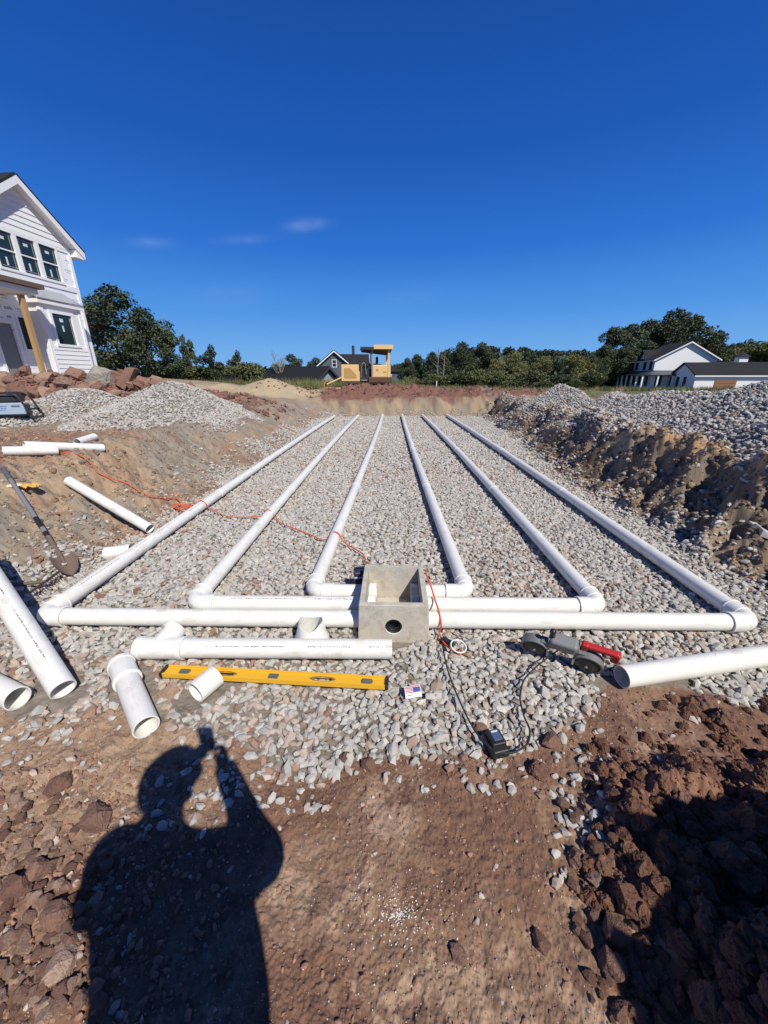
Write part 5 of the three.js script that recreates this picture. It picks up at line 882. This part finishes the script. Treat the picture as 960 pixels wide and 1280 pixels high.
  for (let i = 0; i < 1400; i++) { const x = rr(-6, 9), z = rr(-24.5, -17.3), r = rr(0.02, 0.09); lay({ p: [x, H(x, z) + r * 0.2, z], r, tilt: 0.7, c: tone([0.20, 0.105, 0.078], 0.65, 1.3) }); }
  for (let i = 0; i < 2600; i++) { const x = rr(-15, -3.5), z = rr(-14.5, -9.5), r = rr(0.02, 0.11) * (rnd() < 0.2 ? 1.6 : 1); if (gravelPile(x, z) > H(x, z) - 0.03) continue; lay({ p: [x, H(x, z) + r * 0.2, z], r, tilt: 0.8, c: tone([0.22, 0.125, 0.092], 0.7, 1.3) }); }
  scatter(massOf('scattered_stones', 'loose stones strewn over the bare soil and the banks'), 'loose_stone', stoneKinds, stoneMat, strew); }
// ------------------------------------------------------------------ trees, scrub and hills
function crownGeo(sd, blobs, n, leaf, tone) {   // blobs: [x, y, z, rx, ry, rz]; n leaf faces in all
  seed(sd);
  const P = [], C = [], vol = blobs.map((b) => Math.pow(b[3] * b[4] * b[5], 0.72)), tot = vol.reduce((a, b) => a + b, 0), v = new THREE.Vector3(), q = new THREE.Quaternion(), e = new THREE.Euler();
  blobs.forEach((b, bi) => {
    const shadeTone = rr(0.78, 1.22), m = Math.round(n * vol[bi] / tot), sx = rr(0, 50);
    for (let i = 0; i < m; i++) {
      v.set(rr(-1, 1), rr(-1, 1), rr(-1, 1)); if (v.lengthSq() > 1 || v.lengthSq() < 0.02) { i--; continue; }
      const rad = Math.pow(v.length(), 0.45), d = v.clone().normalize(), lump = 1 + 0.30 * vn(d.x * 2.6 + sx, d.y * 2.6 + d.z * 2.6) + 0.16 * vn(d.x * 7 + sx, d.y * 7 - d.z * 6);
      const x = b[0] + d.x * b[3] * rad * lump, y = b[1] + d.y * b[4] * rad * lump, z = b[2] + d.z * b[5] * rad * lump, L = leaf * rr(0.55, 1.4);
      e.set(rr(-1.1, 1.1), rr(0, 6.283), rr(-1.1, 1.1)); q.setFromEuler(e);
      const c = tone.map((t, k) => t * shadeTone * rr(0.72, 1.3) * (k === 0 ? rr(0.9, 1.15) : 1));
      const pts = [[-0.5, 0, 0], [0, 0.08, -0.34], [0.5, 0, 0], [0.02, 0.06, 0.34]].map((p) => new THREE.Vector3(p[0] * L, p[1] * L, p[2] * L).applyQuaternion(q));
      for (const k of [0, 1, 2, 0, 2, 3]) { P.push(x + pts[k].x, y + pts[k].y, z + pts[k].z); C.push(...c); }
    }
  });
  const g = new THREE.BufferGeometry(); g.setAttribute('position', new THREE.Float32BufferAttribute(P, 3)); g.setAttribute('color', new THREE.Float32BufferAttribute(C, 3)); g.computeVertexNormals(); return g;
}
function limbs(sd, h, r, n, spread, up = 0.5) {
  seed(sd); const g = [rod([0, -0.5, 0], [rr(-0.1, 0.1) * h * 0.2, h * 0.55, rr(-0.1, 0.1) * h * 0.2], r, 9, r * 0.6)];
  for (let i = 0; i < n; i++) { const a = i * 2.4 + rr(-0.4, 0.4), y0 = h * rr(0.22, 0.55), l = spread * rr(0.6, 1), y1 = y0 + l * rr(up * 0.6, up * 1.8); const m = [Math.cos(a) * l * 0.5, (y0 + y1) / 2 + 0.1 * l, Math.sin(a) * l * 0.5], e = [Math.cos(a) * l, y1 + 0.2 * l, Math.sin(a) * l]; g.push(rod([0, y0, 0], m, r * 0.42, 6, r * 0.26), rod(m, e, r * 0.26, 6, r * 0.08)); for (let k = 0; k < 3; k++) { const b = a + rr(-0.9, 0.9), s = l * rr(0.3, 0.5); g.push(rod(m, [m[0] + Math.cos(b) * s, m[1] + s * rr(0.4, 1.2), m[2] + Math.sin(b) * s], r * 0.14, 5, r * 0.04)); } }
  return join(g);
}
const leafM = new THREE.MeshPhysicalMaterial({ vertexColors: true, side: THREE.DoubleSide, roughness: 0.75, transmission: 0.25, thickness: 0 });
const barkM = std(0.085, 0.068, 0.052, 0.95), paleBark = std(0.26, 0.24, 0.215, 0.9);
seed(7000);
function cluster(n, R, h0, h1, br) { const b = []; for (let i = 0; i < n; i++) { const u = rnd(), a = rr(0, 6.283), y = lerp(h0, h1, u), w = R * Math.sin(Math.PI * clamp(0.12 + u * 0.82)) ** 0.7, d = w * Math.sqrt(rnd()) * 0.9; b.push([Math.cos(a) * d, y, Math.sin(a) * d, br * rr(0.7, 1.3), br * rr(0.6, 1.0), br * rr(0.7, 1.3)]); } return b; }
const protos = {
  round: [crownGeo(1, cluster(26, 3.0, 1.4, 7.3, 1.05), 9000, 0.27, [0.064, 0.088, 0.030]), limbs(11, 7, 0.17, 9, 2.6)],
  tall: [crownGeo(2, cluster(20, 1.9, 1.6, 8.4, 0.85), 7000, 0.26, [0.062, 0.088, 0.033]), limbs(12, 8, 0.15, 9, 1.7, 0.9)],
  loose: [crownGeo(3, cluster(13, 2.0, 2.2, 7.0, 0.72), 4200, 0.26, [0.070, 0.096, 0.036]), limbs(13, 7, 0.13, 11, 2.1, 0.9)],
  willow: [crownGeo(4, cluster(18, 2.1, 1.0, 6.0, 1.05), 7600, 0.24, [0.150, 0.155, 0.045]), limbs(14, 5.5, 0.14, 8, 1.8)],
  shrub: [crownGeo(5, cluster(12, 1.7, 0.3, 2.2, 0.75), 4200, 0.20, [0.115, 0.130, 0.042]), limbs(15, 2.2, 0.06, 7, 1.1)],
  cedar: [crownGeo(6, [...Array(9)].map((_, i) => [0, 0.8 + i * 0.75, 0, 1.35 - i * 0.13, 0.55, 1.35 - i * 0.13]), 5200, 0.20, [0.045, 0.068, 0.03]), limbs(16, 7, 0.12, 6, 0.8)],
};
const treeSrc = {};
function tree(kind, px, pyTop, depth, label, group, width = 1, name = 'tree') {
  const top = away(px, pyTop, -depth), x = top[0], z = -depth, y0 = H(x, z) - 0.1, h = Math.max(0.8, top[1] - y0);
  let t;
  if (!treeSrc[kind]) { t = treeSrc[kind] = thing(name, label, 'tree', [x, y0, z], 0, group); part('crown', protos[kind][0], leafM, t); part('trunk', protos[kind][1], barkM, t); t.userData.proto = { round: 8.4, tall: 9.4, loose: 7.8, willow: 7.0, shrub: 2.9, cedar: 7.4 }[kind]; }
  else { t = treeSrc[kind].clone(); t.name = numbered(name); t.userData = { label, category: 'tree' }; if (group) t.userData.group = group; scene.add(t); }
  const s = h / { round: 8.4, tall: 9.4, loose: 7.8, willow: 7.0, shrub: 2.9, cedar: 7.4 }[kind]; t.position.set(x, y0, z); t.scale.set(s * width, s, s * width); t.rotation.y = rr(0, 6.28); return t;
}
seed(9001);
// big trees behind the white house
tree('round', 128, 352, 40, 'tallest broad dark tree right beside the white house', null, 1.0);
tree('round', 178, 384, 38, 'second dark broad tree, lower and right of the tallest one', null, 0.95);
tree('tall', 205, 408, 37, 'narrow dark tree at the right end of the clump by the white house', null, 1.1);
tree('round', 92, 376, 47, 'dark tree half hidden by the corner of the white house', null, 1.0);
// thin trees in the left middle
tree('loose', 232, 410, 50, 'thin ragged tree just right of the dark clump', null, 0.6);
tree('loose', 258, 424, 45, 'airy young tree with a bent top left of the sand heap', null, 0.9);
tree('loose', 292, 432, 52, 'small airy tree above the black car', null, 0.8);
tree('shrub', 312, 450, 50, 'yellow-green bush above the sand heap', null, 1.1, 'bush');
tree('shrub', 280, 455, 50, 'light green bush behind the black car', null, 1.2, 'bush');
tree('shrub', 240, 455, 46, 'dark green bush at the left of the black car', null, 1.3, 'bush');
tree('round', 366, 442, 95, 'low dark treetop above the barn roof', null, 1.0);
tree('round', 392, 446, 100, 'round treetop between barn roof and blue-grey house', null, 0.9);
{ // bare tree
  const top = away(347, 432, -60), y0 = H(top[0], -60), t = thing('bare_tree', 'bare grey tree with fine branches above the barn roof', 'tree', [top[0], y0, -60]); const h = top[1] - y0;
  seed(55); const g = [rod([0, -0.3, 0], [0.1, h * 0.5, 0], 0.09, 7, 0.05)]; for (let i = 0; i < 26; i++) { const a = rr(0, 6.28), y = h * rr(0.2, 0.5), l = h * rr(0.18, 0.42), e = [Math.cos(a) * l * 0.5, y + l, Math.sin(a) * l * 0.5]; g.push(rod([0.05, y, 0], e, 0.035, 5, 0.012)); for (let k = 0; k < 4; k++) { const b = rr(0, 6.28), s = l * rr(0.3, 0.5); g.push(rod([e[0] * 0.6, y + l * 0.6, e[2] * 0.6], [e[0] * 0.6 + Math.cos(b) * s * 0.5, y + l * 0.6 + s, e[2] * 0.6 + Math.sin(b) * s * 0.5], 0.018, 4, 0.008)); } } part('branches', g, paleBark, t); part('trunk', rod([0, -0.4, 0], [0, h * 0.25, 0], 0.1, 8, 0.085), paleBark, t);
}
// row of trees beyond the field
const ORD = ['first', 'second', 'third', 'fourth', 'fifth', 'sixth', 'seventh', 'eighth'], nth = [0, 0, 0];
const rowLabel = ['dark green tree in the row beyond the bulldozer', 'yellow-green tree in the row beyond the field', 'narrow dark tree in the row beyond the field', 'low green bush along the foot of the tree row'];
seed(321);
for (const [px, py, kind, d, w] of [[508, 447, 'round', 78, 0.8], [522, 440, 'tall', 74, 1], [540, 437, 'tall', 72, 1.1], [558, 434, 'tall', 76, 1], [577, 426, 'round', 70, 0.9], [600, 428, 'round', 72, 0.9], [612, 436, 'tall', 70, 1], [624, 446, 'willow', 66, 1], [641, 437, 'willow', 68, 1.0], [655, 450, 'willow', 64, 1.0], [668, 440, 'tall', 76, 0.8], [683, 443, 'willow', 68, 1.1], [700, 449, 'tall', 70, 1], [715, 440, 'willow', 66, 1.2], [730, 444, 'willow', 68, 1.1], [742, 440, 'tall', 74, 1.0]]) { const k = kind === 'willow' ? 1 : kind === 'tall' ? 2 : 0; tree(kind, px, py, d, `${ORD[nth[k]++]} ${rowLabel[k]}, counted from the left`, ['dark trees of the row', 'yellow-green trees of the row', 'narrow trees of the row'][k], w); }
for (let i = 0; i < 22; i++) tree(i % 5 === 3 ? 'loose' : 'shrub', 495 + i * 12 + rr(-7, 7), rr(459, 479), rr(38, 50), ['low green bush below the dark trees just right of the bulldozer', 'low green bush below the yellow-green trees in the middle of the row', 'low green bush at the right end of the tree row, near the farmhouse'][i < 9 ? 0 : i < 16 ? 1 : 2], 'bushes along the tree row', rr(1.0, 1.6), 'bush');
// trees round the farmhouse
for (const [px, py, kind, d, w, l] of [[770, 404, 'tall', 102, 1.15, 'tall dark tree left of the farmhouse roof'], [757, 430, 'round', 98, 0.8, 'dark tree at the left of the farmhouse porch'], [792, 400, 'tall', 108, 1.3, 'dark green tree rising behind the farmhouse porch'], [822, 398, 'round', 112, 1.0, 'broad tree behind the left of the farmhouse roof'], [845, 384, 'round', 110, 1.0, 'tallest tree above the farmhouse gable'], [872, 392, 'round', 112, 1.0, 'broad tree above the right slope of the farmhouse gable'], [898, 412, 'round', 108, 0.9, 'lower tree right of the farmhouse gable'], [748, 446, 'round', 92, 0.9, 'low dark tree where the row meets the farmhouse trees'], [938, 416, 'loose', 118, 1.3, 'grey-green airy tree above the garage roof'], [962, 424, 'willow', 112, 1.4, 'yellow-green tree at the right edge above the garage'], [918, 432, 'willow', 118, 1.2, 'tree behind the small cupola'], [985, 420, 'round', 110, 1.2, 'dark tree beyond the right end of the garage'], [805, 425, 'round', 100, 1.1, 'dark tree close behind the farmhouse dormer'], [780, 432, 'round', 98, 1.0, 'lower dark tree beside the farmhouse porch roof']]) tree(kind, px, py, d, l, null, w);
{ // dead branches standing out of the row
  for (const [px, l] of [[548, 'bare dead trunk standing left of the tall trees in the row'], [556, 'second bare trunk, right of the other dead trunk']]) { const top = away(px, 433, -66), y0 = H(top[0], -66), h = top[1] - y0, t = thing('dead_tree', l, 'tree', [top[0], y0, -66]); seed(px); const g = []; for (let i = 0; i < 8; i++) { const y = h * rr(0.3, 0.9), a = rr(0, 6.28), s = h * rr(0.08, 0.2); g.push(rod([0, y, 0], [Math.cos(a) * s, y + s * 0.8, Math.sin(a) * s], 0.03, 5, 0.01)); } part('trunk', rod([0, -0.3, 0], [0.1, h, 0], 0.1, 7, 0.03), paleBark, t); part('branches', g, paleBark, t); }
}
// wooded hill far behind
{ const pts = [], N = 120, M = 24, g = new THREE.PlaneGeometry(1, 1, N, M), p = g.attributes.position;
  for (let j = 0; j <= M; j++) for (let i = 0; i <= N; i++) { const u = i / N, v = j / M, x = lerp(-260, 700, u), z = lerp(-330, -620, v), prof = table([[-260, 4], [-60, 9], [40, 14], [95, 30], [130, 33], [200, 27], [300, 30], [450, 36], [700, 30]], x); const y = -8 + (prof + 6) * Math.sin(Math.PI * 0.5 * clamp(v * 1.6)) + (v > 0.05 ? 2.2 * fbm(x * 0.05, z * 0.05, 3) + 1.8 * vn(x * 0.19, z * 0.19) : 0); p.setXYZ(j * (N + 1) + i, x, y, z); }
  g.computeVertexNormals(); struct('hills', g, std(0.040, 0.062, 0.040, 0.95, { side: THREE.DoubleSide })); }
{ // far woods as one mass on the hill and along the horizon
  seed(22); const im = new THREE.InstancedMesh(crownGeo(77, cluster(8, 1.2, 0.4, 2.0, 0.7), 260, 0.55, [0.05, 0.075, 0.035]), leafM, 1500); im.name = 'far_woods'; im.userData = { kind: 'stuff', label: 'distant woods along the horizon' };
  for (let i = 0; i < 1500; i++) { const near = i < 420, x = near ? rr(-90, 180) : rr(-240, 640), z = near ? rr(-150, -120) - Math.abs(x) * 0.05 : rr(-345, -520); let y;
    if (near) y = H(x, z, false) - 0.5; else { const v = (-330 - z) / 290, prof = table([[-260, 4], [-60, 9], [40, 14], [95, 30], [130, 33], [200, 27], [300, 30], [450, 36], [700, 30]], x); y = -8 + (prof + 6) * Math.sin(Math.PI * 0.5 * clamp(v * 1.6)) - 1; }
    const s = near ? rr(2.0, 3.4) : rr(2.2, 4.2); dummy.position.set(x, y, z); dummy.rotation.set(0, rr(0, 6.28), 0); dummy.scale.set(s * 1.1, s, s * 1.1); dummy.updateMatrix(); im.setMatrixAt(i, dummy.matrix); im.setColorAt(i, new THREE.Color().setRGB(rr(0.7, 1.2), rr(0.75, 1.15), rr(0.8, 1.2))); }
  shade(im); scene.add(im); }
{ // tall weeds and grass beyond the dirt
  seed(66); const P = [], C = []; for (let i = 0; i < 26; i++) { const a = rr(0, 6.28), r = 0.3 * Math.sqrt(rnd()), h = rr(0.4, 1), lx = rr(-0.25, 0.25), lz = rr(-0.25, 0.25), w = 0.02, x = Math.cos(a) * r, z = Math.sin(a) * r, c = rnd() < 0.5 ? [0.20, 0.20, 0.07] : rnd() < 0.5 ? [0.12, 0.15, 0.045] : [0.30, 0.26, 0.12]; P.push(x - w, 0, z, x + w, 0, z, x + lx, h, z + lz); for (let k = 0; k < 3; k++) C.push(...c); }
  const g = new THREE.BufferGeometry(); g.setAttribute('position', new THREE.Float32BufferAttribute(P, 3)); g.setAttribute('color', new THREE.Float32BufferAttribute(C, 3)); g.computeVertexNormals();
  const n = 9000, im = new THREE.InstancedMesh(g, leafM, n); im.name = 'tall_grass'; im.userData = { kind: 'stuff', label: 'tall weeds and grass beyond the dirt' }; let k = 0;
  for (let i = 0; i < 60000 && k < n; i++) { const d = rr(27, 62), az = rr(-0.62, 0.8), x = Math.tan(az) * d, z = -d; if (z + Math.abs(x) * 0.35 > -26.5 - 1.5 * vn(x * 0.2, 3) && x < 8) continue; if (x > -1 && z > -31) continue; if (x > 9 && rnd() < 0.85) continue; const hh = rr(0.35, 0.9) * (x < 2 && x > -22 ? 1.35 : 0.8); dummy.position.set(x, H(x, z, false) - 0.05, z); dummy.rotation.set(0, rr(0, 6.28), 0); dummy.scale.set(1.6, hh, 1.6); dummy.updateMatrix(); im.setMatrixAt(k, dummy.matrix); im.setColorAt(k, new THREE.Color().setRGB(rr(0.75, 1.25), rr(0.8, 1.2), rr(0.8, 1.1))); k++; }
  im.count = k; shade(im); scene.add(im); }
// ------------------------------------------------------------------ the person taking the picture (behind the camera; only the shadow is in view)
function field(bones, lo, hi, cell, blend) {   // bones: [ax, ay, az, ra, bx, by, bz, rb, sx?] tapered capsules joined by a smooth minimum
  const size = Math.max(hi[0] - lo[0], hi[1] - lo[1], hi[2] - lo[2]), res = Math.ceil(size / cell) + 4, half = size / 2 + 2 * cell, c = [0, 1, 2].map((i) => (lo[i] + hi[i]) / 2);
  const mc = new MarchingCubes(res, new THREE.MeshStandardMaterial(), false, false, 120000); mc.isolation = 0;
  for (let k = 0; k < res; k++) for (let j = 0; j < res; j++) for (let i = 0; i < res; i++) {
    const x = c[0] + ((i - res / 2) / (res / 2)) * half, y = c[1] + ((j - res / 2) / (res / 2)) * half, z = c[2] + ((k - res / 2) / (res / 2)) * half;
    let d = 9;
    for (const b of bones) {
      const dx = b[4] - b[0], dy = b[5] - b[1], dz = b[6] - b[2], fl = b[8] ?? 1, px = x - b[0], py = y - b[1], pz = (z - b[2]);
      const t = clamp((px * dx + py * dy + pz * dz) / (dx * dx + dy * dy + dz * dz + 1e-9)), ex = px - dx * t, ey = py - dy * t, ez = (pz - dz * t) * fl;
      const q = Math.sqrt(ex * ex + ey * ey + ez * ez) - (b[3] + (b[7] - b[3]) * t);
      const h = Math.max(blend - Math.abs(d - q), 0) / blend; d = Math.min(d, q) - h * h * blend * 0.25;
    }
    mc.field[i + j * res + k * res * res] = -d;
  }
  mc.update();
  const n = mc.count, P = new Float32Array(n * 3), g = new THREE.BufferGeometry();
  for (let i = 0; i < n; i++) for (let a = 0; a < 3; a++) P[i * 3 + a] = c[a] + mc.positionArray[i * 3 + a] * half;
  g.setAttribute('position', new THREE.BufferAttribute(P, 3)); 
  const m = mergeVertices(g, 1e-5); m.computeVertexNormals(); return m.toNonIndexed();
}
{
  const t = thing('person', 'person in dark jacket and jeans holding up a phone with both hands', 'person', [0, 0, 0]);
  const gy0 = H(0, 0.3);
  const bones = [
    [-0.15, 0.10, 0.30, 0.055, -0.135, 0.50, 0.28, 0.072], [-0.135, 0.50, 0.28, 0.075, -0.11, 0.92, 0.30, 0.110], [0.06, 0.10, 0.34, 0.055, 0.06, 0.50, 0.31, 0.072], [0.06, 0.50, 0.31, 0.075, 0.03, 0.92, 0.30, 0.110],
    [-0.17, 0.05, 0.33, 0.048, -0.18, 0.045, 0.15, 0.042], [0.06, 0.05, 0.37, 0.048, 0.08, 0.045, 0.19, 0.042],
    [-0.10, 0.96, 0.30, 0.148, 0.045, 0.96, 0.30, 0.150], [-0.09, 1.08, 0.285, 0.155, 0.04, 1.08, 0.285, 0.158], [-0.11, 1.21, 0.29, 0.142, 0.05, 1.21, 0.29, 0.142], [-0.19, 1.29, 0.275, 0.105, 0.09, 1.29, 0.275, 0.105], [-0.22, 1.335, 0.27, 0.078, 0.12, 1.335, 0.27, 0.078],
    [-0.06, 1.34, 0.265, 0.066, -0.06, 1.50, 0.232, 0.056],
    [-0.24, 1.335, 0.26, 0.076, -0.345, 1.10, 0.16, 0.060], [-0.345, 1.10, 0.16, 0.060, -0.055, 1.455, 0.045, 0.036],
    [0.145, 1.335, 0.26, 0.076, 0.19, 1.19, 0.13, 0.060], [0.19, 1.19, 0.13, 0.066, 0.085, 1.455, 0.045, 0.045],
  ];
  const body = field(bones, [-0.48, 0, 0.0], [0.40, 1.62, 0.48], 0.016, 0.055);
  const head = field([[-0.045, 1.70, 0.20, 0.088, -0.045, 1.67, 0.215, 0.092], [-0.042, 1.60, 0.165, 0.052, -0.044, 1.66, 0.17, 0.068], [-0.042, 1.652, 0.105, 0.011, -0.042, 1.635, 0.096, 0.014], [-0.130, 1.66, 0.205, 0.014, -0.132, 1.63, 0.205, 0.012], [0.043, 1.66, 0.205, 0.014, 0.045, 1.63, 0.205, 0.012], [-0.062, 1.605, 0.108, 0.008, -0.022, 1.605, 0.108, 0.008], [-0.075, 1.682, 0.118, 0.010, -0.055, 1.684, 0.112, 0.010], [-0.03, 1.684, 0.112, 0.010, -0.010, 1.682, 0.118, 0.010], [-0.045, 1.52, 0.24, 0.058, -0.045, 1.62, 0.21, 0.060]], [-0.15, 1.48, 0.06], [0.07, 1.80, 0.32], 0.006, 0.022);
  // hands: palm, four unequal fingers and a thumb each, closed on the sides of the phone
  const hand = (s) => { const cx = s < 0 ? -0.035 : 0.070, wx = s < 0 ? -0.055 : 0.085, b = [[wx, 1.458, 0.048, 0.027, cx + s * 0.006, 1.50, 0.046, 0.026], [cx + s * 0.010, 1.50, 0.050, 0.022, cx + s * 0.012, 1.535, 0.048, 0.020]];
    [[1.545, 0.030], [1.525, 0.034], [1.505, 0.033], [1.487, 0.027]].forEach(([y, l]) => { b.push([cx + s * 0.014, y - 0.012, 0.045, 0.0095, cx + s * 0.014, y - 0.004, 0.024, 0.0090], [cx + s * 0.014, y - 0.004, 0.024, 0.0090, cx - s * 0.004, y - 0.002, 0.006, 0.0082], [cx - s * 0.004, y - 0.002, 0.006, 0.0082, cx - s * (l - 0.012), y - 0.004, 0.004, 0.0074]); });
    b.push([cx + s * 0.004, 1.49, 0.056, 0.014, cx - s * 0.004, 1.515, 0.050, 0.011], [cx - s * 0.004, 1.515, 0.050, 0.011, cx - s * 0.022, 1.535, 0.040, 0.0088]); return b; };
  const hL = field(hand(-1), [-0.10, 1.42, -0.01], [0.02, 1.57, 0.09], 0.0035, 0.008), hR = field(hand(1), [0.01, 1.42, -0.01], [0.14, 1.57, 0.09], 0.0035, 0.008);
  head.translate(-0.015, -0.085, 0.01);
  const all = join([body, head, hL, hR]), p = all.attributes.position, C = new Float32Array(p.count * 3);
  for (let i = 0; i < p.count; i++) { const x = p.getX(i), y = p.getY(i), z = p.getZ(i); let c = [0.030, 0.032, 0.040]; if (y < 0.95) c = [0.05, 0.065, 0.11]; if (y < 0.10) c = [0.05, 0.035, 0.025]; if (y > 1.445 && z > 0.09 || (z < 0.075 && y > 1.43 && Math.abs(x - 0.017) < 0.1)) c = [0.42, 0.25, 0.17]; C.set(c, i * 3); }
  all.setAttribute('color', new THREE.BufferAttribute(C, 3)); all.translate(0, gy0, 0);
  part('body', all, new THREE.MeshStandardMaterial({ vertexColors: true, roughness: 0.8 }), t);
  part('cap', [new THREE.SphereGeometry(0.104, 28, 16, 0, 6.283, 0, 1.7).scale(0.98, 1.02, 1.08).translate(-0.060, 1.615 + gy0, 0.222), new THREE.CylinderGeometry(0.085, 0.088, 0.008, 24).scale(1, 1, 0.9).translate(-0.060, 1.63 + gy0, 0.145)], std(0.03, 0.03, 0.035, 0.85), t);
  const ph = thing('phone', 'dark phone held upright in both hands of the person', 'phone', [0.018, 1.618, 0.016], 0);
  part('phone_body', rbox(0.076, 0.152, 0.008, 0.0038, 0, 0, 0.009), std(0.02, 0.02, 0.024, 0.3), ph); part('screen', box(0.070, 0.144, 0.001, 0, 0, 0.0138), std(0.01, 0.01, 0.012, 0.1), ph); part('lens', cyl(0.007, 0.007, 0.003, 18).rotateX(Math.PI / 2).translate(-0.018, 0.045, 0.004), std(0.01, 0.01, 0.012, 0.1), ph);
}

renderer.render(scene, camera);
